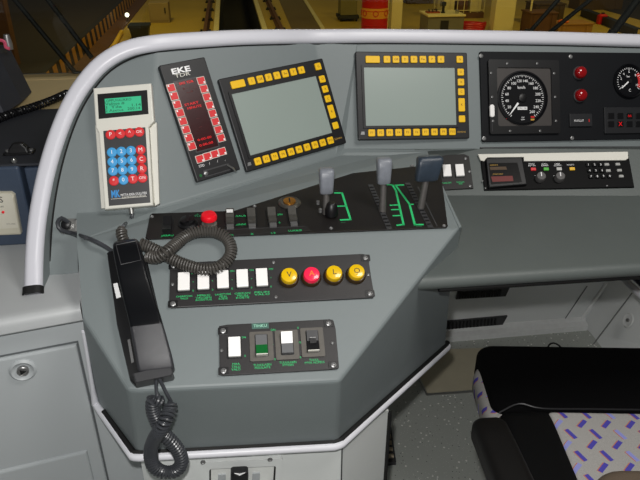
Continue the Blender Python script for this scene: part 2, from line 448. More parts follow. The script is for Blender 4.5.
# brass foot grille by the pedestal
gq = [onz(*p, 0) for p in [(380, 430), (391, 430), (396, 465), (380, 466)]]; c0 = gq[2]
gt = thing('foot_grille', 'small slatted metal grille on the floor beside the pedestal', 'grille', Matrix.Translation(c0))
bm = BM(); slab(bm, [((p-c0).x, (p-c0).y) for p in gq], 0, .012); bmobj('grille_frame', bm, DGREY, gt)
for i in range(5):
    a = gq[0].lerp(gq[3], (i+.6)/5.4)-c0; b = gq[1].lerp(gq[2], (i+.6)/5.4)-c0
    bm = BM(); tube(bm, [a+V((0, 0, .014)), b+V((-.006, 0, .014))], .007, 6); bmobj('slat', bm, HATCH, gt)

# ================================================================== CONSOLE
desk = thing('driver_console', 'grey moulded driver console with faceted front and raised instrument cowl', 'console', Matrix.Translation((0, 0, 0)))
# rim path
rim_px = [(31, 293, 'C', 0), (31.5, 270, 'C', .045), (33, 240, 'C', .041), (37, 207, 'C', .037), (44, 172, 'C', .033), (54, 138, 'C', .029), (67, 106, 'C', .026),
          (83, 80, 'C', .024), (102, 60, 'C', .022), (126, 47, 'C', .022), (157, 41, 'A', .013), (200, 38, 'A', .013), (240, 35.8, 'A', .013), (280, 35, 'A', .013),
          (316, 34.8, 'B', .013), (360, 34.5, 'B', .013), (400, 34.6, 'B', .013), (480, 35.6, 'B', .013), (560, 37, 'B', .013), (640, 39.3, 'B', .013), (700, 41, 'B', .013), (770, 43.5, 'B', .013)]
PLS = {'A': PLA, 'B': PLB, 'C': PLC}
rp, rn, rh = [], [], []
for x, y, k, h in rim_px:
    pl = PLS[k]
    if h == 0: p = onz(x, y, .886); h = (p-pl[0]).dot(pl[1])
    else: p = hit(x, y, pl, h)
    rp.append(p); rn.append(pl[1]); rh.append(h)
# outline of the panels at the rim's foot
base = [p-n*h for p, n, h in zip(rp, rn, rh)]
SP = spline(rp, .012)
def interp(p):   # nearest-segment interpolation of normal and height
    best = None
    for i in range(len(rp)-1):
        a, b = rp[i], rp[i+1]; t = max(0, min(1, (p-a).dot(b-a)/(b-a).length_squared)); d = (a.lerp(b, t)-p).length
        if best is None or d < best[0]: best = (d, rn[i].lerp(rn[i+1], t), rh[i]*(1-t)+rh[i+1]*t)
    return best[1].normalized(), best[2]
NH = [interp(p) for p in SP]
for _ in range(12):
    NH = [NH[0]]+[((NH[i-1][0]+NH[i][0]*2+NH[i+1][0]).normalized(), (NH[i-1][1]+NH[i][1]*2+NH[i+1][1])/4) for i in range(1, len(NH)-1)]+[NH[-1]]
def rimring(i, w, grow=0):
    p = SP[i]; n, h = NH[i]; t = (SP[min(i+1, len(SP)-1)]-SP[max(i-1, 0)]).normalized()
    if i == 0: t = (SP[3]-SP[0]).normalized()
    n = (n-t*n.dot(t)).normalized(); s = t.cross(n); hw = w/2; r = .010; out = [(-hw, -h-.02), (-hw, -.012)]
    for k in range(7):
        a = R(180-15*k); out.append((-hw+r+r*math.cos(a), -r+r*math.sin(a)))
    for k in range(7):
        a = R(90-15*k); out.append((hw-r+r*math.cos(a), -r+r*math.sin(a)))
    out.append((hw, -.012)); out.append((hw-.005, -.013)); out.append((hw-.005, -h-.02))
    return [p+s*a*(1+grow)+n*(b+grow*.01) for a, b in out]
bm = BM(); loft(bm, [rimring(i, .0265) for i in range(0, len(SP))]); bmobj('cowl_rim', bm, RIM, desk, smooth=True, label='thick pale lavender-grey rounded rim')
def lipring(i):
    p = SP[i]; n, h = NH[i]; t = (SP[min(i+1, len(SP)-1)]-SP[max(i-1, 0)]).normalized()
    if i == 0: t = (SP[3]-SP[0]).normalized()
    n = (n-t*n.dot(t)).normalized(); s = t.cross(n); b0 = min(-h-.006, -.016)
    return [p+s*a+n*b for a, b in ((.0125-.006, -.011), (.0125, -.011), (.0128, b0), (.0125-.006, b0))]
bm = BM(); loft(bm, [lipring(i) for i in range(len(SP))]); bmobj('rim_lip', bm, GREY, desk, smooth=True)  # panel grey puts the shaded inner side of the rim into the colour
bm = BM(); tube(bm, [SP[i]+(lipring(i)[1]-SP[i]).normalized()*0+((lipring(i)[1]-lipring(i)[0]).normalized()*.0135)-NH[i][0]*(NH[i][1]-.0005) for i in range(4, len(SP))], .0017, 6); bmobj('rim_groove_shade', bm, RUBBER, desk, smooth=True)  # black tube drawn for the shade in the groove along the rim
bm = BM(); loft(bm, [rimring(i, .0275, .12) for i in range(0, 2)]); bmobj('rim_foot', bm, RUBBER, desk, label='black rubber end cap of the rim')

g = lambda x, y, pl: hit(x, y, pl)
P2L, P2a = g(77, 213, PL2), g(147, 212, PL2)
s4_ = g(425, 151, PL2); k3 = g(345, 150.5, PL2)
P3L, P3R = g(77, 243, PL3), g(459, 227.5, PL3)
X3a, X3b, X3c = g(83, 320, PL3), g(127, 390, PL3), g(138, 391, PL3)
X3d, X3e, X3f = g(325, 382, PL3), g(340, 381, PL3), g(357, 360, PL3)
p98 = g(98, 402, PL6); p83 = g(84, 331, PL6); p445 = g(445, 345, PL5); p450 = g(450, 290, PL5)
ci = [i for i, q in enumerate(rim_px) if q[2] == 'C']
Cout = [base[i] for i in ci]                    # from the foot up to the top
CA = P2a+(c1-P2a)*1.045; AB = k2+(k1-k2)*1.075
plateL = hit(78, 268, PLC)
polys = [
    [V((Cout[0].x, Cout[0].y, .86))] + Cout[1:] + [CA, P2a, P2L, hit(78, 275, PLC)],
    [CA] + base[11:14] + [AB, k2, P2a],
    [AB] + base[15:22] + [hit(770, 150, PLB), hit(480, 149, PLB), s4_, k3, k2],
    [P2L, P2a, k2, k3, s4_, P3R, P3L],
    [P3L, P3R, X3e, X3d, X3c, X3b, X3a],
    [X3c, X3d, br, bl],
    [X3d, X3e, br], [P3R, X3e, br, p445, p450],
    [X3b, X3c, bl], [X3a, X3b, bl, p98, p83],
]
body = quadmesh('console_body', polys, GREY, desk, thick=.004, bevel=.005)
# cowl back: the shell behind the instruments
bm = BM(); loft(bm, [[b, b+V((0, .03, .006)), b+V((0, .12, -.02)), V((b.x, b.y+.14, min(b.z-.05, .87)))] for b in base[2:]], cap0=False, cap1=False, closed=False)
bmobj('cowl_shell', bm, mat('cowl_dark', (50, 55, 60), .6), desk, smooth=True)
# side face of the raised centre console down to the desk
quadmesh('console_side', [[s4_, P3R, p450+V((.012, .04, .03)), V((p450.x, p450.y+.04, .80)), V((s4_.x, s4_.y, .80))]], GREY, desk, thick=.004)
# lower trim with black gasket
off = V((0, 0, -.0055))
tp = [p83+V((-.001, 0, 0)), p98+V((-.004, -.003, 0)), bl+V((-.006, -.004, 0))+off, bl+V((.004, -.006, 0))+off, br+V((-.005, -.006, 0))+off, br+V((.006, -.003, 0))+off, p445+V((.004, -.004, 0))+off, p445+V((.008, .004, 0))+off]
tp2 = []
for a, b in zip(tp, tp[1:]): tp2 += [a.lerp(b, k/4) for k in range(4)]
tp2.append(tp[-1])
bm = BM(); tube(bm, tp2, [.0028, .0028, .003, .0035]+[.0062]*(len(tp2)-4), 12); bmobj('lower_trim', bm, TRIM, desk, smooth=True, label='pale tubular edge trim')
bm = BM(); tube(bm, [p+V((0, .006, .0035)) for p in tp2[5:]], .0058, 8); bmobj('gasket', bm, RUBBER, desk, smooth=True, label='black rubber gasket')

# right-hand desk: sloping instrument bank + table top with rounded nose
bank = [hit(415, 149, PLB), hit(480, 148.5, PLB), hit(770, 146, PLB)]
RB = [hit(415, 196, PLR), hit(480, 195.5, PLR), hit(634, 195, PLR), hit(760, 196, PLR)]
nz = .884; nL, nR = onz(440, 272, nz), onz(700, 256, nz)
nL0 = onz(418, 284, nz-.012)
dd = (nR-nL).normalized(); nn_ = V((dd.y, -dd.x, 0))
rd = quadmesh('desk_bank', [[bank[0], bank[1], bank[2], hit(765, 150, PLR), RB[3], RB[1], RB[0], hit(415, 165, PLR)],], DESK, desk, thick=.004)
bm = BM(); rings = []
nL = nL+nn_*.006; E0 = nL - dd*.115; E1 = nL + dd*.60
bk = lambda x: V((x, 1.10, .906))
r_ = .0125
for k in range(9):
    s = k/8; e = E0.lerp(E1, s); e.z = nz
    if k == 0: e = e+dd*.012
    rbp = RB[0].lerp(RB[3], max(0, min(1, (e.x-RB[0].x)/(RB[3].x-RB[0].x)))); ring = [rbp+V((0, .004, .001)), e-nn_*.09+V((0, 0, .0015)), e+V((0, 0, 0))]
    for a in range(1, 9):
        an = R(90-22.5*a); ring.append(e+nn_*(math.cos(an)*r_*1.1)+V((0, 0, -r_+math.sin(an)*r_)))
    ring.append(e-nn_*.03+V((0, 0, -.027)))
    ring.append(V((e.x, 1.6, .87)))
    rings.append(ring)
loft(bm, rings); bmobj('desk_top', bm, DESK, desk, smooth=True, label='dark grey desk top with a rounded front edge')
bm = BM(); a = E0+dd*.115-nn_*.004+V((0, 0, -.030)); b = E1-nn_*.004+V((0, 0, -.030)); tube(bm, [a, b], .006, 8); bmobj('desk_under_strip', bm, RUBBER, desk, smooth=True)  # black strip below the rounded front edge of the desk
# ledge strip between the gauges and the bank
# ---------------------------------------------------------------- pedestal
PZ = bl.z-.018; PY0 = max(bl.y, br.y)+.006
pc = [V((-.16, PY0, 0)), ony(342, 450, PY0), None]
pc[1].z = 0; pc[1].y = PY0
u5 = V((PL5[1].y*-1, PL5[1].x, 0)).normalized()
if u5.x < 0: u5 = -u5
PLQ = (pc[1], V((PL5[1].x, PL5[1].y, 0)).normalized())
pq = hit(389, 405, PLQ); pq.z = 0
ped = thing('pedestal', 'light grey pedestal carrying the console, with an open hatch', 'pedestal', Matrix.Translation((0, 0, 0)))
outl = [V((-.185, PY0+.02, 0)), V((-.155, PY0, 0)), pc[1], pq, pq+V((-.06, .5, 0)), V((-.185, 1.2, 0))]
pzq = min(PZ, hit(389, 410, PLQ).z); bm = BM(); loft(bm, [[p+V((0, 0, 0)) for p in outl], [p+V((0, 0, z)) for p, z in zip(outl, (PZ-.02, PZ, PZ, pzq, pzq, PZ-.02))]]); bmobj('pedestal_body', bm, mat('pedestal_paint', (228, 231, 229), .45, var=.03, scale=6), ped)
strip3('corner_seam', [pc[1]+V((0, -.0005, 0)), pc[1]+V((0, -.0005, PZ))], .0012, DGREY, ped)
strip3('edge_shadow_strip', [pq+V((.002, 0, 0)), pq+V((.002, 0, pzq-.004))], .004, RUBBER, ped)  # black tube standing for the flash shadow along this edge
PLH = (V((0, PY0, 0)), V((0, -1, 0)))
fh = Fr(PLH, [(200, 459), (277, 455), (283, 520), (206, 524)])
def ring_frame(bm, W, H, w2, h2, z0, z1, cy=0):
    o = rrect(W, H, .004, 3); i = rrect(w2, h2, .004, 3, 0, cy)
    loft(bm, [[(x, y, z0) for x, y in o], [(x, y, z1) for x, y in o], [(x, y, z1) for x, y in i], [(x, y, z0) for x, y in i]], False, False)
hr = thing('hatch_frame', 'light grey hatch frame with a black handle under the console', 'hatch', fh.M)
bm = BM(); ring_frame(bm, fh.W, fh.H, fh.W*.84, fh.H*.80, 0, .008); bmobj('frame', bm, mat('pedestal_paint', 0), hr)
bm = BM(); ring_frame(bm, fh.W*.845, fh.H*.805, fh.W*.80, fh.H*.77, .001, .0025); bmobj('hatch_shadow_ring', bm, RUBBER, hr)  # dark ring drawn as the shadow outline inside the frame
bm = BM(); slab(bm, rrect(fh.W*.84, fh.H*.80, .003), 0.0, .001); bmobj('back_plate', bm, mat('hatch_inside', (238, 240, 236), .5), hr)
screws(fh, hr, [(203, 462), (270, 459.5)], .004, .008)
hx, hy = fh.l(239, 476)
bm = BM(); slab(bm, rrect(.027, .06, .005, 4, hx, hy), .001, .022, .003); bmobj('handle', bm, BLACK, hr)
bm = BM(); slab(bm, [(hx-.008, hy+.0315), (hx, hy+.026), (hx+.008, hy+.0315), (hx, hy+.0295)], .022, .023); bmobj('chevron', bm, WPRINT, hr)
for dx in (-.027, .027):
    bm = BM(); box(bm, hx+dx-.006, hx+dx+.006, hy-.03, hy+.008, .001, .004); bmobj('bracket', bm, LIGHT, hr)

# ---------------------------------------------------------------- left cabinet and counter
cF, cL = onz(80, 305, .88), onz(0, 319, .88)
ud = (cF-cL); ud.z = 0; ud.normalize(); nd = V((ud.y, -ud.x, 0))
A0 = cL-ud*.3; A1 = cF+ud*.0
cab = thing('side_cabinet', 'light grey side cabinet with a raised door panel left of the console', 'cabinet', Matrix.Translation((0, 0, 0)))
ins = .012; zc = .852
def q(s, d, z): p = cL+ud*s+nd*d; return V((p.x, p.y, z))
Lr = (cF-cL).dot(ud)
bm = BM(); o1 = [q(-.62, -ins, 0), q(Lr+.06, -ins, 0), q(Lr+.06, -.35, 0), q(-.62, -.35, 0)]
loft(bm, [o1, [p+V((0, 0, zc)) for p in o1]]); bmobj('cabinet_body', bm, LIGHT, cab)
PLD = (q(0, -ins, 0), nd)
fd = Fr(PLD, [(-60, 345), (79, 342), (105, 480), (-60, 480)], udir=ud)
def raised(name, quad, z0, z1, m, parent, fr_, bev=.003):
    P = fr_.poly(quad); bm = BM()
    cx = sum(p[0] for p in P)/4; cy = sum(p[1] for p in P)/4
    loft(bm, [[(x, y, z0) for x, y in P], [(x, y, z1-bev) for x, y in P], [(x-math.copysign(bev, x-cx), y-math.copysign(bev, y-cy), z1) for x, y in P]])
    return bmobj(name, bm, m, parent)
# door in its own frame, converted to world coordinates
def to_world(o, fr_): o.data.transform(fr_.M); return o
dz = [fd.l(79, 342), fd.l(105, 480)]
xr = (dz[0][0]+dz[1][0])/2; yt = dz[0][1]; yb = yt-.62
bm = BM(); box(bm, -.58, xr+.003, yb-.003, yt+.003, -.0004, .0008); sh = to_world(bmobj('door_gap', bm, mat('seam_grey', (96, 100, 102), .6), cab), fd)
bm = BM(); slab(bm, [(-.58, yb), (xr, yb), (xr, yt), (-.58, yt)], 0, .007, .003); door = to_world(bmobj('door', bm, LIGHT, cab), fd)
l0 = fd.l(88, 449, .007); l1 = fd.l(93, 480, .007); xp = (l0[0]+l1[0])/2
bm = BM(); slab(bm, [(-.39, yb+.02), (xp, yb+.02), (xp, l0[1]), (-.39, l0[1])], .005, .0125, .0035); to_world(bmobj('lower_panel', bm, LIGHT, door), fd)
lx = fd.l(23, 369.5, .007)
bm = BM(); lathe(bm, [(.019, .006), (.0195, .009), (.016, .0125), (.0115, .0085), (.0095, .008)], 32, (lx[0], lx[1], 0)); to_world(bmobj('latch_ring', bm, LIGHT, door, smooth=True), fd)
bm = BM(); lathe(bm, [(.0085, .008), (.0085, .0125), (.0072, .0135), (.0062, .012)], 24, (lx[0], lx[1], 0)); lk = to_world(bmobj('latch_core', bm, SCREW, door, smooth=True), fd)
bm = BM(); slab(bm, [(lx[0]-.0035, lx[1]-.004), (lx[0]+.005, lx[1]), (lx[0]-.0035, lx[1]+.004)], .012, .0142); to_world(bmobj('key_slot', bm, BLACK, door), fd)
# counter
ct = thing('side_counter', 'light grey rounded-edge counter top over the side cabinet', 'counter', Matrix.Translation((0, 0, 0)))
bm = BM(); rings = []
for s in (-.62, -.1, .05, Lr-.004, Lr):
    e = q(s, 0, .88); r0 = .011; ring = [q(s, -.30, .88), q(s, -.014, .8795)]
    for a in range(0, 7):
        an = R(90-30*a); 
        if a <= 3: ring.append(e+nd*(math.cos(an)*r0-.004)+V((0, 0, -r0+math.sin(an)*r0)))
    ring += [e+nd*(r0-.004)+V((0, 0, -.022)), e+nd*(r0-.007)+V((0, 0, -.0255)), q(s, -.30, .855)]
    rings.append(ring)
loft(bm, rings); bmobj('counter_top', bm, mat('counter_grey', (190, 193, 194), .45, var=.03, scale=7), ct, smooth=True)
bm = BM(); P = [cF, cF-ud*.0, V((-.20, .86, .88)), V((-.20, 1.10, .88)), q(Lr, -.30, .88)]
P = [q(Lr-.001, -.014, .8797), V((-.235, .86, .8797)), V((-.235, 1.10, .8797)), q(Lr-.001, -.29, .8797)]
loft(bm, [[p+V((0, 0, -.02)) for p in P], P]); bmobj('counter_infill', bm, mat('counter_grey', 0), ct)
bm = BM(); tube(bm, [q(-.62, -.009, .853), q(Lr, -.009, .853)], .002, 6); bmobj('counter_gap', bm, RUBBER, ct)

# ---------------------------------------------------------------- blue-grey unit left
uY = onz(10, 246, .88).y; topz = ony(10, 167, uY).z
lf = ony(-90, 246, uY).x
uR = onz(45, 246, .88).x+.03
un = thing('side_unit', 'dark blue-grey metal unit standing on the side counter left of the rim', 'unit', Matrix.Translation((0, 0, 0)))
o1 = [V((lf, uY, .88)), V((uR, uY-.0, .88)), V((uR, 1.34, .88)), V((lf, 1.34, .88))]
ux = ony(26, 200, uY).x
bx('unit_body', lf, ux, uY, 1.34, .8805, topz, BLUEGREY, un, bev=.004)
bx('unit_side_panel', ux+.005, ux+.06, uY+.008, 1.34, .8805, topz-.006, BLUEGREY, un, bev=.003)
bx('unit_top', lf-.0, ux+.10, uY+.004, 1.345, topz-.002, topz+.003, mat('unit_top_dark', (44, 46, 52), .55), un, bev=.002)
fb = Fr((V((0, uY, 0)), V((0, -1, 0))), [(-16, 191), (15, 191), (22.5, 232), (-12, 234)])
bp = thing('announcement_panel', 'beige control panel with a red dot on the blue-grey unit', 'control panel', fb.M)
P = fb.poly([(-20, 191), (12, 191), (15.5, 193.5), (22.5, 231.5), (22, 232.5), (-14, 234)])
bm = BM(); slab(bm, P, .0, .010, .004); bmobj('panel_case', bm, BEIGE, bp)
bm = BM(); slab(bm, fb.poly([(-16, 193.5), (10, 193.5), (12, 195), (18.5, 227.5), (-11, 229.5)], .010), .010, .0104); bmobj('panel_face', bm, mat('beige_face', (214, 210, 194), .5), bp)
text(bp, 'letter', 'S', .015, fb.l(1, 200, .0104), DPRINT, .0104)
text(bp, 'lettering', 'LED', .0035, fb.l(2, 206.7, .0104), DPRINT, .0104)
text(bp, 'lettering', 'STN 5000', .0035, fb.l(11, 224, .0104), mat('grey_print', (140, 135, 125), .6), .0104)
bm = BM(); x, y = fb.l(3.2, 212, .0104); lathe(bm, [(.0022, .010), (.0022, .012), (.001, .0125)], 14, (x, y, 0)); bmobj('red_dot', bm, REDB, bp, smooth=True)
# clip and knob on top of the unit
cp = onz(20, 153, topz+.003)
cl = thing('mounting_clip', 'small black mounting clip on top of the blue-grey unit', 'clip', Matrix.Translation(cp))
bm = BM(); slab(bm, rrect(.048, .026, .004), 0, .004, .001); bmobj('base_plate', bm, BLACK, cl)
bm = BM(); loft(bm, [[(x, y, z) for x, y in rrect(w_, h_, .003)] for w_, h_, z in ((.034, .02, .004), (.030, .016, .010), (.016, .012, .018))]); bmobj('clip_block', bm, BLACK, cl)
for s in (-1, 1):
    bm = BM(); lathe(bm, [(.004, .004), (.004, .0065), (.002, .007)], 10, (s*.019, 0, 0)); bmobj('screw', bm, SCREW, cl, smooth=True)
kp = onz(14.5, 162.5, topz+.003)
bm = BM(); lathe(bm, [(.004, 0), (.005, .003), (.0035, .007), (.001, .008)], 16); kb = bmobj('metal_stud', bm, STEEL, None, kp, smooth=True); tag(kb, 'small shiny round metal stud in front of the black clip', 'stud')
# tall dark box at far left
bY = 1.20
dk = thing('radio_box', 'tall dark charcoal box at the far left before the windscreen', 'box', Matrix.Translation((0, 0, 0)))
zt = topz+.0035
b1 = onz(23, 103, zt); P = [V((b1.x, b1.y, zt)), V((onz(4, 116, zt).x, onz(4, 116, zt).y, zt)), V((b1.x-.30, b1.y-.05, zt)), V((b1.x-.30, b1.y+.14, zt)), V((b1.x, b1.y+.08, zt))]
hgt = ony(16, 52, b1.y).z
P2_ = [p+(V((-.028, 0, 0)) if i in (0, 4) else V((-.03, .03, 0))) for i, p in enumerate(P)]
P2_ = [V((p.x, p.y, hgt)) for p in P2_]
bm = BM(); loft(bm, [P, P2_]); o = bmobj('box_shell', bm, NAVY, dk); bb = o.modifiers.new('b', 'BEVEL'); bb.width = .004
tg = ony(3, 46, b1.y+.02)
rb = thing('tag_ribbon', 'small pink and grey tag lying on top of the dark box', 'tag', Matrix.Translation(V((tg.x, tg.y, hgt))))
bm = BM(); tube(bm, spline([(-.01, 0, .022), (.004, 0, .018), (.005, 0, .006), (.012, 0, .003)], .003), .0035, 6); bmobj('pink_loop', bm, mat('pink', (220, 90, 120), .5), rb, smooth=True)
bm = BM(); lathe(bm, [(.008, 0), (.009, .01), (.006, .03)], 10, (.008, .01, 0)); bmobj('metal_fitting', bm, SCREW, rb, smooth=True)
# coiled lead on the unit
bm = BM()
cc = [onz(-8, 121, topz+.012), onz(8, 115, topz+.012), onz(30, 108, topz+.013), onz(50, 101, topz+.014), onz(70, 92, topz+.016)]
coil(bm, cc, .0065, .0024, .0075); o = bmobj('coiled_lead', bm, mat('shiny_black_cord', (20, 20, 22), .25), None, smooth=True); tag(o, 'black coiled lead lying on the dark unit behind the rim', 'cable')

# windscreen sill, nose and glass
bx('trim_4', -1.2, 1.9, 1.345, 1.64, .93, topz-.006, LEDGE, kind='structure')
bx('trim_5', -1.2, 1.9, 1.64, 1.70, .90, topz-.005, LEDGE, kind='structure')
bx('wall_front_left', -1.2, -.42, 1.60, 1.64, 0, .93, LIGHT, kind='structure'); bx('wall_front_right', 1.50, 1.9, 1.60, 1.64, 0, .93, LIGHT, kind='structure')
gl = bx('window_1', -1.2, 1.9, 1.655, 1.661, topz+.005, 2.6, GLASS, kind='structure')
for nm, x in (('trim_6', -1.25), ('trim_7', 1.86)): bx(nm, x, x+.05, 1.62, 1.70, .90, 2.6, NAVY, kind='structure')
# wipers outside the glass
def wiper(label, lines, r):
    t = thing('windscreen_wiper', label, 'wiper', Matrix.Translation((0, 0, 0)), 'windscreen wipers')
    for i, (a, b) in enumerate(lines):
        bm = BM(); A_, B_ = ony(*a, 1.70+.012*i), ony(*b, 1.70+.012*i); B_ = B_+(B_-A_)*.0; A_ = A_+(A_-B_)*1.2
        tube(bm, [A_, A_.lerp(B_, .5), B_], r, 8); bmobj('wiper_arm' if i == 0 else 'wiper_blade', bm, RUBBER, t, smooth=True)
        if i == 0: hub = B_
    bm = BM(); lathe(bm, [(.012, -.03), (.014, 0), (.010, .012)], 14, tuple(hub+V((0, 0, 0)))); bmobj('pivot', bm, RUBBER, t, smooth=True)
wiper('black double-arm wiper slanting across the left part of the windscreen', [((15, 0), (78, 76)), ((48, 0), (92, 58))], .0065)
wiper('black double-arm wiper slanting across the right part of the windscreen', [((558, 0), (528, 34)), ((590, 0), (549, 33))], .006)
wiper('single broad dark wiper arm near the right edge of the windscreen', [((637, 0), (612, 34))], .011)

# ================================================================== MONITORS
QB = [(354, 52.5), (465.5, 53.5), (468, 139), (358, 140.5)]
fB = Fr(PLB, QB); W_, H_ = fB.W, fB.H
mB = thing('monitor', 'upright flat display with yellow keys, straight one at centre of the cowl', 'monitor', fB.M, 'driver displays')
bm = BM(); slab(bm, rrect(W_, H_, .003), 0, .008, .0015); bmobj('bezel', bm, BEZEL, mB)
SQ = [(363.5, 68), (454.8, 67.3), (456, 125), (366, 126)]
a = fB.l(*SQ[0], .008); c = fB.l(*SQ[2], .008); b_ = fB.l(*SQ[1], .008); d = fB.l(*SQ[3], .008)
sx0, sx1, sy1, sy0 = (a[0]+d[0])/2, (b_[0]+c[0])/2, (a[1]+b_[1])/2, (c[1]+d[1])/2
sw, sh_ = sx1-sx0, sy1-sy0; scx, scy = (sx0+sx1)/2, (sy0+sy1)/2
bm = BM(); o = rrect(sw+.010, sh_+.010, .002, 3, scx, scy); i_ = rrect(sw, sh_, .001, 3, scx, scy)
loft(bm, [[(x, y, .0078) for x, y in o], [(x, y, .0098) for x, y in o], [(x, y, .0098) for x, y in i_], [(x, y, .0085) for x, y in i_]], False, False); bmobj('screen_surround', bm, BEZEL, mB)
bm = BM(); slab(bm, rrect(sw, sh_, .001, 2, scx, scy), .0078, .0086); bmobj('screen', bm, SCREEN, mB)
def keymesh(w_, h_, m, z=.0028, name='key', r=.002):
    bm = BM(); slab(bm, rrect(w_, h_, r, 3), 0, z, .0009)
    me = bpy.data.meshes.new(name); bmesh.ops.recalc_face_normals(bm, faces=bm.faces); bm.to_mesh(me); bm.free(); me.materials.append(m); return me
KS = .0136
k_sq, k_w, k_t = keymesh(KS, KS, YKEY), keymesh(.0285, KS, YKEY), keymesh(KS, .0265, YKEY)
def key(me, fr_, root, x, y, glyph, z, gm=GLYPH, gs=.0065, zt=.0028, name='key'):
    lx, ly = fr_.l(x, y, z); k = link(name, me, None, root, (lx, ly, z))
    if glyph: text(k, 'key_symbol', glyph, gs, (0, 0), gm, zt)
    return k
key(k_w, fB, mB, 372.5, 59.6, '.', .008)
for i, s in enumerate(['1', 'GB', 'D', 'F', 'Fw', 'P', 'E']): key(k_sq, fB, mB, 386.7+i*8.98, 59.6, s, .008)
key(k_sq, fB, mB, 459.4, 59.6, 'G', .008)
for y, s in ((72.3, 'O'), (82.3, 'X'), (92, 'C'), (119, '')): key(k_sq, fB, mB, 460.3+(y-72)*.028, y, s, .008)
key(k_t, fB, mB, 461.3, 105, 'K', .008)
for i in range(10): key(k_sq, fB, mB, 371.5+i*8.95, 133-i*.13, 'F%d' % (i+1), .008)
text(mB, 'maker_lettering', 'SIEMENS', .0045, fB.l(461.5, 132, .008), OPRINT, .008, wid=.018)
x, y = fB.l(362.5, 133.2, .008); bm = BM(); slab(bm, [(x-.004, y-.003), (x+.004, y-.003), (x+.004, y+.003), (x-.002, y+.003)], .008, .0087); bmobj('sensor_mark', bm, SCREW, mB)
mA = copy_tree(mB)
QA = [(216, 80), (317.5, 59), (346, 144), (247.5, 172.5)]
fA = Fr(PLA, QA); k = (fA.W/fB.W+fA.H/fB.H)/2
mA.matrix_world = fA.M @ Matrix.Diagonal((k, k, k, 1))
mA['label'] = 'flat display with yellow keys, turned and tilted, left of the straight one'

# ---- train data recorder (TDR)
QT = [(157, 67), (201, 59), (239.5, 169.5), (196, 183)]
fT = Fr(PLA, QT); tdr = thing('data_recorder', 'narrow black recorder unit with red keys and red glowing display', 'control unit', fT.M)
bm = BM(); slab(bm, rrect(fT.W, fT.H, .002), 0, .010, .0012); bmobj('case', bm, BEZEL, tdr)
Z = .010
P = fT.poly([(174.5, 83.5), (195, 78), (217.5, 145.5), (199, 151)], Z)
hw, hh = 1.10*(Fr(PLA, [(174.5, 83.5), (195, 78), (217.5, 145.5), (199, 151)]).W/2), (Fr(PLA, [(174.5, 83.5), (195, 78), (217.5, 145.5), (199, 151)]).H/2)
cx, cy = sum(p[0] for p in P)/4, sum(p[1] for p in P)/4
bm = BM(); o = rrect(hw*2+.004, hh*2+.004, .001, 2, cx, cy); i_ = rrect(hw*2, hh*2, .0006, 2, cx, cy)
loft(bm, [[(x, y, Z-.0004) for x, y in o], [(x, y, Z+.0008) for x, y in o], [(x, y, Z+.0008) for x, y in i_], [(x, y, Z) for x, y in i_]], False, False); bmobj('display_frame', bm, DGREY, tdr)
bm = BM(); slab(bm, rrect(hw*2, hh*2, .0005, 2, cx, cy), Z-.0005, Z+.0004); bmobj('display', bm, LEDD, tdr)
for s, f_, dx in (('EKE TDR', .93, .0), ('0----', .78, -.004), ('-----0', .66, 0), ('START', .33, -.003), ('MINUTE', .22, 0), ('0-00-00', -.70, 0), ('0.00.00', -.86, 0), ('- -', -.1, 0), ('---', -.35, 0)):
    dim = s[0] == '-' or s == '0----'
    text(tdr, 'display_text', s, .0056, (cx+dx, cy+hh*f_), LEDRD if dim else LEDR, Z+.0006, wid=hw*1.25 if len(s) > 4 and not dim else None)
k_r = keymesh(.0128, .0115, REDK, .0022, r=.0006)
bm = BM(); o = rrect(.0145, .0132, .0006, 2); i_ = rrect(.0128, .0115, .0006, 2)
loft(bm, [[(x, y, 0) for x, y in o], [(x, y, .0012) for x, y in o], [(x, y, .0012) for x, y in i_], [(x, y, 0) for x, y in i_]], False, False)
kf = bpy.data.meshes.new('key_rim'); bm.to_mesh(kf); bm.free(); kf.materials.append(OFFW)
bm = BM(); slab(bm, [(-.0014, -.0014), (.0014, -.0014), (.0014, .0014), (-.0014, .0014)], 0, .0003); kc = bpy.data.meshes.new('corner_light'); bm.to_mesh(kc); bm.free(); kc.materials.append(WPRINT)
def redkey(x, y, sx):
    k = key(k_r, fT, tdr, x, y, None, Z); link('key_rim', kf, None, k, (0, 0, 0)); link('corner_mark', kc, None, k, (sx[0]*.0042, sx[1]*.0036, .0022))
for i in range(8):
    t_ = i/7; redkey(171+(191.6-171)*t_, 88+(146.3-88)*t_, (-1, 1))
    redkey(201+(221-201)*t_, 80.8+(138-80.8)*t_, (1, -1))
for i in range(4): redkey(199.7+7.43*i, 159-2.45*i, (1, -1))
text(tdr, 'maker_lettering', 'EKE', .0125, fT.l(180.8, 70.3, Z), WPRINT, Z, wid=.034, ext=.0003, bold=.0004)
bm = BM()
text(tdr, 'model_lettering', 'TDR', .0085, fT.l(182.5, 75, Z), OFFW, Z, wid=.028)
for s, x, y in (('STD', 201.7, 165.8), ('/', 209.5, 163.6), ('/', 217.5, 161.3), ('-', 225, 160)): text(tdr, 'key_lettering', s, .006, fT.l(x, y, Z), WPRINT, Z)
cc = fT.l(217, 170.3, Z)
bm = BM(); slab(bm, rrect(.050, .0125, .002, 3, *cc), Z-.0005, Z+.0012, .0005); sl = bmobj('card_slot', bm, DGREY, tdr)
bm = BM(); slab(bm, rrect(.043, .008, .001, 3, cc[0]+.002, cc[1]), Z+.001, Z+.0018); bmobj('slot_lid', bm, BLACK, sl)
a = fT.l(205.5, 173.5, Z); bm = BM(); lathe(bm, [(.0038, 0), (.0038, .003), (.002, .004)], 14, (a[0], a[1], Z)); bmobj('lock', bm, SCREW, tdr, smooth=True)
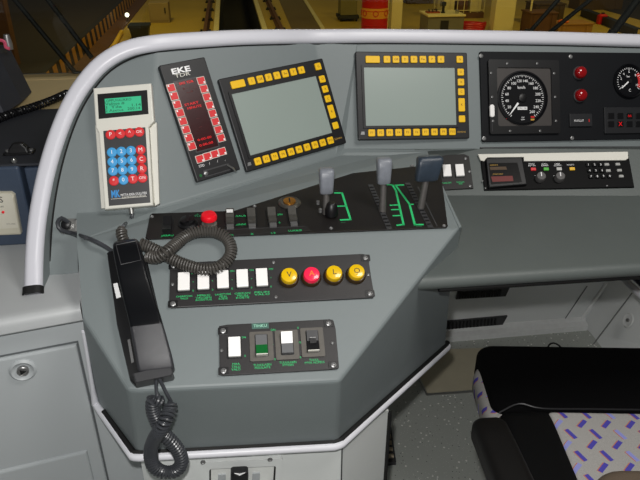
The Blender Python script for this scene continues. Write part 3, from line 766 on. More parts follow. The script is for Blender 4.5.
a, b_ = fT.l(227, 165, Z), fT.l(235, 172, Z)
bm = BM(); tube(bm, [(a[0], a[1], Z+.001), (a[0]*.5+b_[0]*.5+.001, a[1]*.5+b_[1]*.5, Z+.006), (b_[0], b_[1], Z+.003)], [.0012, .0018, .0008], 6); bmobj('spring_clip', bm, STEEL, tdr, smooth=True)
a = fT.l(200.6, 175.6, Z); bm = BM(); lathe(bm, [(.0025, 0), (.0025, .0008)], 14, (a[0], a[1], Z)); bmobj('green_led', bm, ROCKGR, tdr)

# ---- hand-held keypad terminal in its holder
QK = [(96, 90), (148, 85), (155.5, 205.5), (104.5, 210)]
fK = Fr(PLC, QK); kt = thing('keypad_terminal', 'off-white hand terminal with green display and red and blue round keys', 'keypad', fK.M)
Z = .022
def kp_(q, z=Z): return fK.poly(q, z)
bm = BM(); slab(bm, kp_([(93, 88), (151, 83), (154, 121), (148.5, 127), (148.8, 130), (153, 205.5), (104.5, 209.5), (98.5, 133), (97, 130), (95.5, 127)]), .004, Z, .0025); bmobj('case', bm, OFFW, kt)
bm = BM(); slab(bm, fK.poly([(96, 126), (155, 121), (158.5, 203), (102, 209)], 0.004), 0, .010, .001); bmobj('holder', bm, OFFW, kt)
bm = BM(); slab(bm, kp_([(149.8, 129), (156.5, 122), (159.3, 203.5), (154.8, 206)], .016), .006, .016, .0012); bmobj('holder_rail', bm, OFFW, kt)
bm = BM(); slab(bm, kp_([(97.4, 94.2), (147.2, 90), (148.6, 114), (98.8, 119)]), Z-.001, Z+.0004); dsp = bmobj('display_window', bm, BLACK, kt)
bm = BM(); slab(bm, kp_([(104.7, 99), (141, 96), (142, 110.5), (105.8, 113.5)]), Z, Z+.0008); bmobj('lcd', bm, LCD, dsp)
lcdu = fK.l(140, 98, Z); lcdv = fK.l(106, 100.5, Z); rotk = math.atan2(lcdu[1]-lcdv[1], lcdu[0]-lcdv[0])
for s, x, y, wd in (('LOPPUVALIKKO', 118, 100.4, .042), ('Valitse #', 115, 103.8, .030), ('1 Tila', 113.5, 107.3, .024), ('2 Asetus', 114.5, 110.6, .028), ('1.14', 136, 105, .014), ('200:14', 134, 108.6, .020)):
    text(dsp, 'display_text', s, .0062, fK.l(x, y, Z), LCDT, Z+.0008, rotk, wid=wd)
bm = BM(); slab(bm, kp_([(103.3, 131), (145.3, 127.3), (150.5, 202.6), (109, 206)]), Z-.001, Z+.0005); bmobj('key_field', bm, DGREY, kt)
def rk(m):
    bm = BM(); lathe(bm, [(.0078, 0), (.0078, .0012), (.0066, .0020), (.003, .0022)], 24); me = bpy.data.meshes.new('round_key'); bmesh.ops.recalc_face_normals(bm, faces=bm.faces); bm.to_mesh(me); bm.free(); me.materials.append(m); return me
rr_, rb_ = rk(REDK), rk(BLUEK)
rows = [((110.7, 134.8), (139.4, 132), ['P', '<', '^', 'OK'], 'rrrr'), ((112, 152.5), (140.6, 150), ['1', '2', '3', 'M'], 'bbbr'), ((112.5, 162), (141.4, 159.4), ['4', '5', '6', 'C'], 'bbbr'),
        ((113, 171), (142, 168.8), ['7', '8', '9', 'R'], 'bbbr'), ((114, 181), (142.5, 178), ['*', '0', 'T', 'ON'], 'rbrr')]
for a, b_, gl_, cs in rows:
    for i in range(4):
        key(rr_ if cs[i] == 'r' else rb_, fK, kt, a[0]+(b_[0]-a[0])*i/3, a[1]+(b_[1]-a[1])*i/3, gl_[i], Z+.0004, WPRINT, .009 if len(gl_[i]) == 1 else .0065, .0022)
text(kt, 'logo', 'MK', .0160, fK.l(115.5, 194.3, Z), BPRINT, Z+.0006, rotk, wid=.0135, ext=.0003, bold=.0005)
text(kt, 'maker_lettering', 'MITTA-IDEA OULUTEK', .0055, fK.l(134, 194.2, Z), WPRINT, Z+.0006, rotk, wid=.041, ext=.0003)
text(kt, 'maker_lettering', 'ELEKTRONIIKKA GROUP', .0045, fK.l(134, 196.8, Z), OFFW, Z+.0006, rotk, wid=.037, ext=.0002)
a, b_ = fK.l(111, 199.2, Z), fK.l(147, 196.5, Z); bm = BM(); tube(bm, [(*a, Z+.0006), (*b_, Z+.0006)], .0004, 4); bmobj('underline', bm, OFFW, kt)
a, b_ = fK.l(131, 207, .01), fK.l(132, 214, .01); bm = BM(); tube(bm, [(*a, .012), (*b_, .012)], .0042, 12); bmobj('plug', bm, STEEL, kt, smooth=True)

# ---- cable socket on the side plate
fs = Fr(PLC, [(60, 218), (76, 218), (78, 234), (62, 235)]); sk = thing('cable_socket', 'square steel socket plate with a curved black cable at left', 'socket', fs.M)
bm = BM(); slab(bm, rrect(fs.W*.95, fs.H*.9, .002), 0, .002, .0005); bmobj('plate', bm, STEEL, sk)
bm = BM(); lathe(bm, [(.008, .002), (.008, .010), (.0055, .012)], 20, (-.002, .002, 0)); bmobj('plug', bm, BLACK, sk, smooth=True)
screws(fs, sk, [(63, 221), (75, 220), (76, 232), (64, 233)], .0018, .002)

# ================================================================== P2: lever plate
Q2 = [(149.5, 214), (233, 210.8), (352, 172.5), (430, 163.5), (447.5, 227), (147, 239.5)]
f2 = Fr(PL2, [(150, 214), (440, 205), (447, 227), (147, 239.5)], udir=e1-e0)
lp = thing('lever_panel', 'long black lever panel with green scales, rockers and a red mushroom button', 'control panel', f2.M)
bm = BM(); slab(bm, f2.poly([(152, 213.5), (234, 210.8), (353, 173), (437, 164), (440, 165.5), (447.8, 225.5), (446.5, 227.3), (147.5, 239), (145.5, 237.5), (150, 215)], .002), 0, .002, .0006); bmobj('plate', bm, PLATE2, lp)
screws(f2, lp, [(152, 217), (254.5, 206.5), (331, 228.5), (412, 166), (444, 226)], .0032, .002)
def line2(name, pts, wd, m, root=None, fr_=None, z=.0021):
    fr_ = fr_ or f2; bm = BM(); Q = [V((*fr_.l(x, y, z), 0)) for x, y in pts]
    for a, b in zip(Q, Q[1:]):
        t = (b-a).normalized()*wd/2; s = V((-t.y, t.x, 0))
        slab(bm, [tuple((a-t-s).xy), tuple((b+t-s).xy), tuple((b+t+s).xy), tuple((a-t+s).xy)], z-.0002, z+.0003)
    return bmobj(name, bm, m, root or lp)
GW = .0036
line2('scale_line', [(335, 193), (342, 193), (350.5, 219.5), (341, 220)], GW, GPRINT); line2('scale_line', [(336, 206.3), (346, 206)], GW*.8, GPRINT)
line2('scale_line', [(387.5, 184.8), (392.5, 185), (396, 191), (403.5, 224.5), (397.5, 225.3)], GW, GPRINT)
for x, y in ((398, 205), (399.5, 209.5), (401, 215.5)): line2('scale_mark', [(x-8+.5, y+.3), (x, y)], GW*.8, GPRINT)
line2('scale_line', [(403, 185), (395.5, 185.3), (409.5, 204.3), (414.8, 224.8), (422.5, 224.6)], GW, GPRINT); line2('scale_mark', [(409.5, 204.5), (413, 204.3)], GW*.8, GPRINT)
for s, x, y in (('----', 343, 222.3), ('---', 336, 190.5), ('-----', 419, 227.0-.6)): text(lp, 'green_lettering', s, .006, f2.l(x, y, .002), GDIM, .002)
def slot(a, b, wd):
    o = line2('slot', [a, b], wd, DGREY, z=.0026); 
    n = 13
    bm = BM(); A_, B_ = V((*f2.l(*a, .003), 0)), V((*f2.l(*b, .003), 0)); 
    for i in range(n):
        p = A_.lerp(B_, (i+.5)/n); box(bm, p.x-wd*.40, p.x+wd*.40, p.y-.0015, p.y+.0015, .0028, .0038)
    bmobj('slot_brush', bm, BLACK, o)
slot((371, 186), (389, 227.5), .009); slot((408, 184), (430, 226), .009); line2('slot_edge', [(418, 187), (437, 226)], .002, DGREY)
def W2(x, y, z): return f2.M @ V((*f2.l(x, y, z), z))
inv2 = f2.M.inverted()
def lever(base_px, head_px, hw_, hh_, label, m, collar=False, lean=0.0):
    b = hit(*base_px, PL2, .003); r = ray(*head_px); Yh = b.y+lean
    h = CAM + r*((Yh-CAM.y)/r.y)
    t = thing('control_lever', label, 'lever', Matrix.Translation(b), 'control levers')
    d = (h-b); ax = d.normalized()
    bm = BM(); tube(bm, [V((0, 0, -.006)), d*.5, d], [.0062, .0055, .005], 12); bmobj('rod', bm, LEVERROD, t, smooth=True)
    bm = BM(); side = V((1, 0, 0)); fw = ax.cross(side).normalized(); rings = []
    # grip: rounded block, its top bent over away from the driver
    for s, kw, kd, o_ in ((-.52, .80, .75, 0), (-.48, .9, .9, 0), (-.2, .95, 1, 0), (.15, 1, 1.05, .0), (.34, 1.03, 1.2, .002), (.46, .98, 1.15, .004), (.52, .8, .85, .005)):
        c = d+ax*(s*hh_)+fw*o_
        rings.append([c+side*x+fw*y for x, y in rrect(hw_*kw, .018*kd, .005, 4)])
    loft(bm, rings); bmobj('grip', bm, m, t, smooth=True)
    if collar:
        bm = BM(); lathe(bm, [(.011, 0), (.011, .010), (.008, .020), (.006, .022)], 18, (.008, -.008, 0)); bmobj('collar', bm, BLACK, t, smooth=True)
        for p in ((-.012, .010, .012), (-.010, -.004, .004)):
            bm = BM(); lathe(bm, [(.003, 0), (.003, .006), (.0015, .007)], 10, p); bmobj('bolt', bm, SCREW, t, smooth=True)
    return t
lever((326, 213), (326.5, 181), .024, .040, 'leftmost and lowest of the three grey control levers, with a black collar', LEVER, True, .01)
lever((382.5, 211), (384, 171), .024, .041, 'middle grey control lever with a narrow worn grip', LEVER, False, .012)
lever((420.5, 207), (428.5, 168.5), .042, .040, 'right-hand lever with a wide dark blue-grey grip', LEVERD, False, .008)
# rockers, knob and mushroom on the left part of the plate
def rocker2(x, y, label=None, cap=BLACK):
    lx, ly = f2.l(x, y, .002); bm = BM(); box(bm, lx-.009, lx+.009, ly-.022, ly+.022, .002, .0035); b = bmobj('rocker_frame', bm, BLACK, lp)
    bm = BM(); loft(bm, [[(lx+sx*.0065, yy, .003), (lx+sx*.0065, yy, zz)] for sx in (-1,) for yy, zz in ()] or [[(lx-.0065, ly-.016, .003), (lx-.0065, ly+.016, .003), (lx-.0065, ly+.016, .0125), (lx-.0065, ly+.001, .0055), (lx-.0065, ly-.016, .009)], [(lx+.0065, ly-.016, .003), (lx+.0065, ly+.016, .003), (lx+.0065, ly+.016, .0125), (lx+.0065, ly+.001, .0055), (lx+.0065, ly-.016, .009)]]); r = bmobj('rocker', bm, cap, b)
    return b, lx, ly
rocker2(167.5, 227)
DG2 = mat('worn_black', (70, 68, 64), .5, var=.3, scale=120)
for x, y in ((230, 219), (251.5, 218.5), (272, 217.5), (292.5, 216.5)):
    b, lx, ly = rocker2(x, y, cap=DG2)
    bm = BM(); slab(bm, [(lx-.0055, ly-.028), (lx+.0055, ly-.028), (lx+.0055, ly-.019), (lx-.0055, ly-.019)], .002, .005); bmobj('silver_tab', bm, SCREW, b)
    if x == 230:
        bm = BM(); slab(bm, [(lx-.005, ly+.006), (lx+.005, ly+.006), (lx+.005, ly+.012), (lx-.005, ly+.012)], .0105, .0128); bmobj('white_mark', bm, WPRINT, b)
lx, ly = f2.l(188, 224, .002)
bm = BM(); lathe(bm, [(.016, .002), (.016, .004), (.0125, .006), (.0115, .011), (.009, .012)], 24, (lx, ly, 0)); kb_ = bmobj('rotary_knob', bm, BLACK, lp, smooth=True)
bm = BM(); box(bm, lx-.0022, lx+.0022, ly-.011, ly+.011, .011, .015); bmobj('knob_ridge', bm, BLACK, kb_)
lx, ly = f2.l(209.5, 226, .002)
bm = BM(); lathe(bm, [(.012, .002), (.012, .007), (.0085, .008), (.0085, .016)], 24, (lx, ly, 0)); mb = bmobj('button_stem', bm, mat('stem_grey', (120, 118, 112), .4, metal=.4), lp, smooth=True)
bm = BM(); lathe(bm, [(.010, .014), (.0125, .016), (.0128, .021), (.0108, .0245), (.006, .0255)], 28, (lx, ly, 0)); bmobj('mushroom_head', bm, REDB, mb, smooth=True)
lx, ly = f2.l(289.5, 203, .002)
bm = BM(); lathe(bm, [(.0195, .002), (.0195, .0035), (.016, .006), (.011, .005)], 30, (lx, ly, 0)); kl = bmobj('key_switch', bm, mat('dull_metal', (120, 116, 108), .3, metal=.8), lp, smooth=True)
bm = BM(); lathe(bm, [(.0105, .004), (.0105, .007), (.004, .0075)], 20, (lx, ly, 0)); bmobj('key_core', bm, BRASS, kl, smooth=True)
bm = BM(); box(bm, lx-.001, lx+.001, ly-.006, ly+.006, .0072, .0085); bmobj('key_slit', bm, BLACK, kl)
line2('label_strip', [(212, 230.3), (305, 226.2)], .0012, DGREY); bm = BM(); slab(bm, f2.poly([(208, 232), (307, 226.5), (311, 231), (206, 237)], .002), .0019, .0027, .0003); bmobj('strip_plate', bm, mat('strip_black', (38, 36, 36), .4), lp)
for s, x, y, z_ in (('JARRU', 167.5, 235.5, GPRINT), ('->', 191+6, 214.5, GDIM), ('AVAUS', 239.5, 216, GPRINT), ('KIINNI', 240, 224.5, GPRINT), ('2h', 231.5, 235, GPRINT), ('X', 252, 234, GPRINT), ('1/3', 273, 233, GPRINT), ('LUKKO', 295, 230.5, GPRINT), ('0  1', 290, 208.2, GPRINT), ('ON', 279.5, 214.5, GPRINT), ('0', 279.5, 222.5, GPRINT), ('YLOS', 199, 216, GDIM)):
    text(lp, 'green_lettering', s, .0065, f2.l(x, y, .003), z_, .0029)

# ================================================================== P3: the two switch panels
f3 = Fr(PL3, [(169.5, 262.5), (367, 253.5), (374, 297), (169, 307.5)])
r1 = thing('switch_panel', 'long dark switch panel with five white rockers and four round buttons', 'control panel', f3.M)
Z = .004
bm = BM(); slab(bm, f3.poly([(170, 264), (181, 262.5), (362, 253.7), (368, 255), (371, 276), (374.5, 295.5), (373, 297.5), (171, 307.5), (169, 306)], Z), 0, Z, .0008); bmobj('plate', bm, PLATE, r1)
pads(f3, r1, [(173.5, 266), (173, 304), (365.5, 258), (370, 293.5)], Z); screws(f3, r1, [(173.5, 266), (173, 304), (365.5, 258), (370, 293.5)], .0040, Z+.0005)
screws(f3, r1, [(172.5, 284.5), (273.5, 262.5), (276, 297), (368.5, 275)], .0024, Z)
WR = keymesh(.0172, .0290, WHITE, .0050, 'rocker_cap', .001)
bm = BM(); o = rrect(.0205, .0330, .0012, 3); i_ = rrect(.0172, .0290, .001, 3)
loft(bm, [[(x, y, 0) for x, y in o], [(x, y, .0012) for x, y in o], [(x, y, .0012) for x, y in i_], [(x, y, 0) for x, y in i_]], False, False)
RF = bpy.data.meshes.new('rocker_frame'); bm.to_mesh(RF); bm.free(); RF.materials.append(BLACK)
def white_rocker(fr_, root, x, y, z, rot=0):
    lx, ly = fr_.l(x, y, z); fo = link('rocker_frame', RF, None, root, (lx, ly, z)); fo.rotation_euler = (0, 0, rot)
    link('rocker_cap', WR, None, fo, (0, 0, .0002), label='white rocker cap')
for i, lab in enumerate(['OHJAAMON\nVALO', 'MERKKI\nVALOJEN\nKOESTUS', 'LAHESTYMIS\nPELIN\nKOETE', 'OIKEAN\nPELIN\nKOETE', 'PELIN\nVALO']):
    x, y = 184+i*19.45, 282.3-i*1.05
    white_rocker(f3, r1, x, y, Z)
    n = lab.count('\n')
    text(r1, 'green_lettering', lab, .0042, f3.l(x+.2, y+15.2+(n-1)*1.2, Z), GPRINT, Z, wid=.023, ext=.0002)
    for dy, s in ((-9, 'ON'), (0, '*'), (8.5, '0')): text(r1, 'green_lettering', s, .0042, f3.l(x+9.2, y+dy, Z), GPRINT, Z)
for x, y, s, m in ((288.7, 279, 'V', YCAP), (311, 278, 'A', PCAP), (333.3, 276.5, 'L', YCAP), (355.6, 275.3, 'O', YCAP)):
    lx, ly = f3.l(x, y, Z)
    bm = BM(); lathe(bm, [(.0155, Z), (.0155, Z+.003), (.0135, Z+.006), (.0122, Z+.006)], 32, (lx, ly, 0)); b = bmobj('button_ring', bm, mat('ring_brown', (60, 45, 25), .35), r1, smooth=True)
    bm = BM(); lathe(bm, [(.0122, Z+.002), (.0122, Z+.0125), (.0115, Z+.0140), (.0090, Z+.0148), (.004, Z+.0151)], 32, (lx, ly, 0)); cp_ = bmobj('button_cap', bm, m, b, smooth=True, label=('pink-red' if s == 'A' else 'yellow')+' button cap with the letter '+s)
    text(cp_, 'button_letter', s, .0125, (lx, ly), DPRINT if s != 'A' else mat('orange_print', (240, 130, 40), .5), Z+.0150, ext=.0003)
f4 = Fr(PL3, [(218, 325), (334, 319), (339, 370), (220, 376)])
r2 = thing('switch_panel', 'shorter dark switch panel with a green and a white-topped rocker, lower one', 'control panel', f4.M)
bm = BM(); slab(bm, f4.poly([(219, 326), (227, 324.5), (330, 319), (333.5, 320.5), (335.5, 328), (339, 366), (337.5, 368.5), (329, 369.5), (222, 375.5), (219.5, 374)], Z), 0, Z, .0008); bmobj('plate', bm, PLATE, r2)
pads(f4, r2, [(223, 331), (223.5, 371), (328.5, 323.5), (333.5, 365)], Z); screws(f4, r2, [(223, 331), (223.5, 371), (328.5, 323.5), (333.5, 365)], .0040, Z+.0005); screws(f4, r2, [(221.5, 350.5), (332.5, 343)], .0024, Z)
white_rocker(f4, r2, 234.5, 347.5, Z)
def big_rocker(x, y, top, bot, tw, mid=None):
    lx, ly = f4.l(x, y, Z)
    bm = BM(); o = rrect(.0330, .0440, .002, 3, lx, ly); i_ = rrect(.0185, .0335, .0015, 3, lx, ly+.001)
    loft(bm, [[(x_, y_, Z-.0005) for x_, y_ in o], [(x_, y_, Z+.002) for x_, y_ in o], [(x_, y_, Z+.002) for x_, y_ in i_], [(x_, y_, Z-.001) for x_, y_ in i_]], False, False)
    b = bmobj('rocker_bezel', bm, mat('bezel_grey', (92, 88, 82), .5, var=.2, scale=150), r2)
    bm = BM(); box(bm, lx-.0093, lx+.0093, ly-.0158, ly+.0178, Z, Z+.0012); bmobj('well', bm, BLACK, b)
    hx_ = .0080; lo, hi, md = ly-.0135, ly+.0165, ly+.001
    bm = BM(); loft(bm, [[(sx, md, Z), (sx, hi, Z), (sx, hi, Z+tw[0]), (sx, md, Z+.005)] for sx in (lx-hx_, lx+hx_)]); bmobj('rocker_top', bm, top, b)
    bm = BM(); loft(bm, [[(sx, lo, Z), (sx, md, Z), (sx, md, Z+.005), (sx, lo, Z+tw[1])] for sx in (lx-hx_, lx+hx_)]); bmobj('rocker_bottom', bm, bot, b)
    if tw[1] > .008:
        bm = BM(); box(bm, lx-hx_, lx+hx_, lo-.0014, lo-.0001, Z+.001, Z+tw[1]-.001); bmobj('rocker_edge', bm, OFFW, b)
    if mid:
        bm = BM(); box(bm, lx-.0045, lx+.0045, md-.005, md+.004, Z+.0045, Z+.0085); bmobj('lock_tab', bm, BLACK, b)
        bm = BM(); box(bm, lx-.0045, lx+.0045, md+.0025, md+.0038, Z+.0085, Z+.0092); bmobj('tab_edge', bm, SCREW, b)
big_rocker(261.5, 346.5, ROCKG, ROCKGR, (.004, .0105)); big_rocker(287, 345, WHITE, ROCKG, (.0105, .006)); big_rocker(312.5, 342.5, DGREY, BLACK, (.006, .009), True)
for lab, x, y, wd in (('MAA\nTALLI\nVALO', 236, 366.8, .0125), ('TUULILASIN\nPESULAITE', 262.5, 366.3, .025), ('TUULILASIN\nPYYHIN', 288, 363.8, .024), ('TUULIL.\nPYYH. NOPEUS', 314.5, 361.3, .028)):
    text(r2, 'green_lettering', lab, .0046, f4.l(x, y, Z), GPRINT, Z, wid=wd, ext=.0002)
bm = BM(); slab(bm, f4.poly([(251.5, 323.6), (268.5, 322.8), (269, 328.5), (252, 329.3)], Z), Z, Z+.0007); tp_ = bmobj('name_tape', bm, mat('tape_green', (70, 105, 95), .5), r2)
text(tp_, 'tape_lettering', 'TIHKU', .0062, f4.l(260.2, 326.1, Z), mat('tape_print', (170, 235, 205), .5), Z+.0007, wid=.019, ext=.0002)
for s, x, y in (('ON', 243.5, 337.5), ('0', 245, 356), ('ON', 273, 330), ('*', 273, 345), ('0', 275, 359.5), ('II', 298, 328), ('I/0', 299.5, 342.5), ('0', 300.5, 357.5)): text(r2, 'green_lettering', s, .0044, f4.l(x, y, Z), GPRINT, Z)

# ================================================================== gauges
fg = Fr(PLB, [(478.5, 52.5), (680, 53.5), (680, 139), (481.5, 142)])
gp = thing('gauge_panel', 'black instrument panel with screws at the right of the cowl', 'instrument panel', fg.M)
bm = BM(); slab(bm, rrect(fg.W, fg.H, .003), 0, .006, .001); bmobj('plate', bm, mat('gauge_plate', (14, 16, 20), .6, var=.25, scale=25, bump=.3, spec=.25), gp)
Z = .006
screws(fg, gp, [(481, 56), (570.5, 56.8), (484, 138.5), (572, 138.3)], .0042, Z)
PLG = (hit(520, 97, PLB, Z), PLB[1])
fsq = Fr(PLG, [(487, 60.5), (557.5, 60.5), (559, 134), (489, 134)])
sp = thing('speedometer', 'large square-framed black speedometer with white scale and needle', 'gauge', fsq.M)
bm = BM(); ring_frame(bm, fsq.W, fsq.H, fsq.W*.77, fsq.H*.79, -.001, .006); bmobj('frame', bm, BLACK, sp)
screws(fsq, sp, [(507, 63.5), (537, 63.5), (491, 73), (554, 73.5), (492, 97), (555, 97), (510, 131), (540, 131), (493, 121), (556, 121)], .0025, .006)
bm = BM(); slab(bm, rrect(fsq.W*.77, fsq.H*.79, .001), 0, .003); bmobj('backing', bm, mat('gauge_grey', (66, 62, 60), .5, var=.08), sp)
dc = fsq.l(522.5, 98, .004); rd_ = .0550
bm = BM(); lathe(bm, [(rd_, .003), (rd_, .006), (rd_-.003, .0065), (rd_-.0045, .0042), (rd_-.008, .004)], 64, (*dc, 0)); bmobj('dial', bm, mat('dial_black', (7, 8, 12), .5, spec=.2), sp, smooth=True)
ZD = .0043
rt = rd_*.79
bm = BM()
for i in range(53):
    a = R(234-288*i/52); lg = .0045 if i % 2 == 0 else .0025
    c_, s_ = math.cos(a), math.sin(a); t_ = V((-s_, c_, 0))*.0005; p0 = V((c_, s_, 0))*(rt-lg+.003)+V((*dc, 0)); p1 = V((c_, s_, 0))*(rt+.003)+V((*dc, 0))
    slab(bm, [tuple((p0-t_).xy), tuple((p1-t_).xy), tuple((p1+t_).xy), tuple((p0+t_).xy)], ZD-.0003, ZD+.0003)
bmobj('scale_ticks', bm, WPRINT, sp)
for i in range(1, 14):
    a = R(234-288*i/13); text(sp, 'scale_number', str(i*20), .0080, (dc[0]+math.cos(a)*rt*.80, dc[1]+math.sin(a)*rt*.80), WPRINT, ZD)
text(sp, 'unit_lettering', 'km/h', .0085, (dc[0]-.002, dc[1]+.021), WPRINT, ZD)
def pt(fr_, x, y, z): return (*fr_.l(x, y, z), z)
a, b_ = V(pt(fsq, 518.3, 103, .007)), V(pt(fsq, 510, 114.5, .007))
bm = BM(); d_ = (b_-a).normalized(); s = V((-d_.y, d_.x, 0)); loft(bm, [[p+s*.0022, p-s*.0022, p-s*.0022-V((0, 0, .001)), p+s*.0022-V((0, 0, .001))] for p in (a,)]+[[b_+s*.0006, b_-s*.0006, b_-s*.0006-V((0, 0, .001)), b_+s*.0006-V((0, 0, .001))]]); bmobj('needle', bm, WPRINT, sp)
bm = BM(); lathe(bm, [(.0085, ZD), (.0085, .0065), (.007, .0072)], 28, (*dc, 0)); bmobj('needle_hub', bm, BLACK, sp, smooth=True)
bm = BM(); x, y = fsq.l(522.3, 108.3, ZD); box(bm, x-.0105, x+.0105, y-.003, y+.003, ZD, ZD+.0005); od = bmobj('odometer', bm, WPRINT, sp)
text(od, 'odometer_digits', '094138', .0055, (x, y), DPRINT, ZD+.0005, wid=.018)
for x_, y_, m, wd in ((507, 118, REDB, .004), (532.5, 117, RPRINT, .008), (532.5, 119.6, OPRINT, .008)):
    x, y = fsq.l(x_, y_, ZD); bm = BM(); box(bm, x-wd/2, x+wd/2, y-.0018, y+.0018, ZD, ZD+.0005); bmobj('warning_mark', bm, m, sp)
text(sp, 'unit_lettering', '12V\nnom', .0045, fsq.l(522.8, 118.5, ZD), WPRINT, ZD)
x, y = fsq.l(491.8, 111, .006); bm = BM(); slab(bm, rrect(.0098, .0255, .0045, 6, x, y), .0055, .010, .002); bmobj('white_pushbutton', bm, WHITE, sp)
bm = BM(); t_ = fsq.l(491.8, 119, .006); box(bm, t_[0]-.0006, t_[0]+.0006, t_[1]-.025, t_[1], .0058, .007); bmobj('scratch_line', bm, DGREY, sp)
# red warning lamps
fr0 = Fr(PLG, [(570, 62), (590, 62), (590, 82), (570, 82)])
def red_lamp(x, y, label):
    p = hit(x, y, PLG); M = fg.M.copy(); M.translation = p; t = thing('warning_lamp', label, 'lamp', M, 'red lamps on the gauge panel')
    bm = BM(); lathe(bm, [(.0140, 0), (.0140, .002), (.0125, .0035)], 28); bmobj('collar', bm, DGREY, t, smooth=True)
    bm = BM(); lathe(bm, [(.0122, .003), (.0122, .008), (.0112, .012), (.008, .0150), (.003, .0162)], 28); bmobj('lens', bm, RLENS, t, smooth=True)
red_lamp(578.8, 73.2, 'domed red warning lamp, the upper of the two'); red_lamp(579.3, 95.7, 'domed red warning lamp, the lower of the two')
# label box
fl = Fr(PLG, [(568.5, 114), (591, 114), (591.5, 126.5), (569, 127)]); lb = thing('label_switch', 'small black box with white lettering under the red lamps', 'switch', fl.M)
bm = BM(); slab(bm, rrect(fl.W, fl.H, .001), 0, .004, .0008); bmobj('case', bm, mat('case_black', (30, 31, 34), .5), lb)
text(lb, 'lettering', 'KUOLLUT', .0062, fl.l(579, 120.7, .004), WPRINT, .004, wid=.022); x, y = fl.l(589, 120.5, .004); bm = BM(); box(bm, x-.001, x+.001, y-.003, y+.003, .004, .0046); bmobj('red_stroke', bm, RPRINT, lb)
# pressure gauge
pg = hit(628.5, 81.5, PLG); M = fg.M.copy(); M.translation = pg; t = thing('pressure_gauge', 'round black pressure gauge with white needle and red zone', 'gauge', M); rp_ = .0355
bm = BM(); lathe(bm, [(rp_, 0), (rp_+.001, .003), (rp_-.001, .006), (rp_-.004, .0045), (rp_-.005, .0022), (.004, .002)], 56); bmobj('dial', bm, mat('dial_black', 0), t, smooth=True)
bm = BM()
for i in range(25):
    a = R(215-250*i/24); lg = .006 if i % 6 == 0 else .003; c_, s_ = math.cos(a), math.sin(a); tt = V((-s_, c_, 0))*.0005; p0 = V((c_, s_, 0))*(.0285-lg); p1 = V((c_, s_, 0))*.0285
    slab(bm, [tuple((p0-tt).xy), tuple((p1-tt).xy), tuple((p1+tt).xy), tuple((p0+tt).xy)], .0018, .0026)
bmobj('scale_ticks', bm, WPRINT, t)
bm = BM(); pts_o = [(math.cos(R(a))*.029, math.sin(R(a))*.029) for a in range(-30, 41, 7)]; pts_i = [(math.cos(R(a))*.021, math.sin(R(a))*.021) for a in range(40, -31, -7)]
slab(bm, pts_o+pts_i, .0018, .0024); bmobj('red_zone', bm, RPRINT, t)
for s, a in (('0', 215), ('2', 165), ('4', 130), ('6', 90), ('8', 40), ('10', -25)): text(t, 'scale_number', s, .0068, (math.cos(R(a))*.0195, math.sin(R(a))*.0195), WPRINT, .0024)
text(t, 'unit_lettering', 'bar', .006, (-.002, .010), WPRINT, .0024); text(t, 'unit_lettering', 'C', .008, (.001, -.019), WPRINT, .0024)
bm = BM(); a = V((-.003, -.001, .005)); b_ = V((-.019, -.0145, .005)); d_ = (b_-a).normalized(); s = V((-d_.y, d_.x, 0)); loft(bm, [[p+s*w_, p-s*w_, p-s*w_-V((0, 0, .001)), p+s*w_-V((0, 0, .001))] for p, w_ in ((a, .0015), (b_, .0010))]); bmobj('needle', bm, WPRINT, t)
bm = BM(); lathe(bm, [(.0042, .002), (.0042, .006)], 16); bmobj('needle_hub', bm, BLACK, t, smooth=True)
# indicator grid
fi = Fr(PLG, [(603, 107.5), (660, 107.5), (660, 133), (604, 134)]); t = thing('indicator_box', 'dark indicator box with small red lit symbols at the right', 'indicator', fi.M)
bm = BM(); slab(bm, rrect(fi.W, fi.H, .001), 0, .004, .0008); bmobj('case', bm, mat('case_black', 0), t)
for i in range(5):
    for j in range(2):
        x, y = fi.l(611+i*9.2, 116.0+j*8.2, .004); bm = BM(); slab(bm, rrect(.0145, .0125, .0006, 2, x, y), .0035, .0048, .0004); p = bmobj('indicator_pane', bm, mat('pane_black', (16, 16, 18), .3), t)
        if (i, j) == (1, 1): text(p, 'red_symbol', 'X', .012, (x, y), LEDR, .0049)
        if (i, j) == (2, 0): text(p, 'red_symbol', '/o\\', .0075, (x, y), LEDR, .0049)

# ================================================================== radio bank
fR = Fr(PLR, [(481, 156), (628, 152.5), (634.5, 187), (484.5, 190)])
ra = thing('train_radio', 'long black radio panel with display, knobs and keypad', 'radio', fR.M)
Z = .004
bm = BM(); slab(bm, fR.poly([(480, 155), (628, 151.5), (634.5, 187), (484.5, 190)], Z), -.0, Z, .001); bmobj('face_plate', bm, mat('radio_black', (5, 5, 6), .5, spec=.12), ra)
bm = BM(); slab(bm, fR.poly([(478, 154), (628, 151.5), (628.5, 158), (625.5, 160), (524, 161), (523.8, 156.8), (487, 157.2), (484, 161), (480.5, 160)], .006), .002, .006, .0008); bmobj('top_bar', bm, OFFW, ra, label='off-white top bar')  # off-white bar along the top of the radio
bm = BM(); slab(bm, fR.poly([(486, 158), (522, 157.3), (527, 184), (489, 187)], .012), .003, .012, .0015); dm = bmobj('display_module', bm, BLACK, ra)
bm = BM(); slab(bm, fR.poly([(488.5, 163), (517.5, 162.5), (522, 182), (491, 184)], .013), .0118, .0126); bmobj('display_glass', bm, mat('display_glass', (8, 7, 7), .3, spec=.2), dm)
bm = BM(); slab(bm, fR.poly([(489.5, 167), (506, 166.5), (507, 169.5), (490.5, 170)], .013), .0126, .0130); bmobj('orange_digits', bm, LEDO, dm)
bm = BM(); slab(bm, fR.poly([(491, 176.5), (512.5, 175.8), (513.5, 181), (492.5, 181.8)], .013), .0126, .0130); bmobj('red_digits', bm, LEDRD, dm)
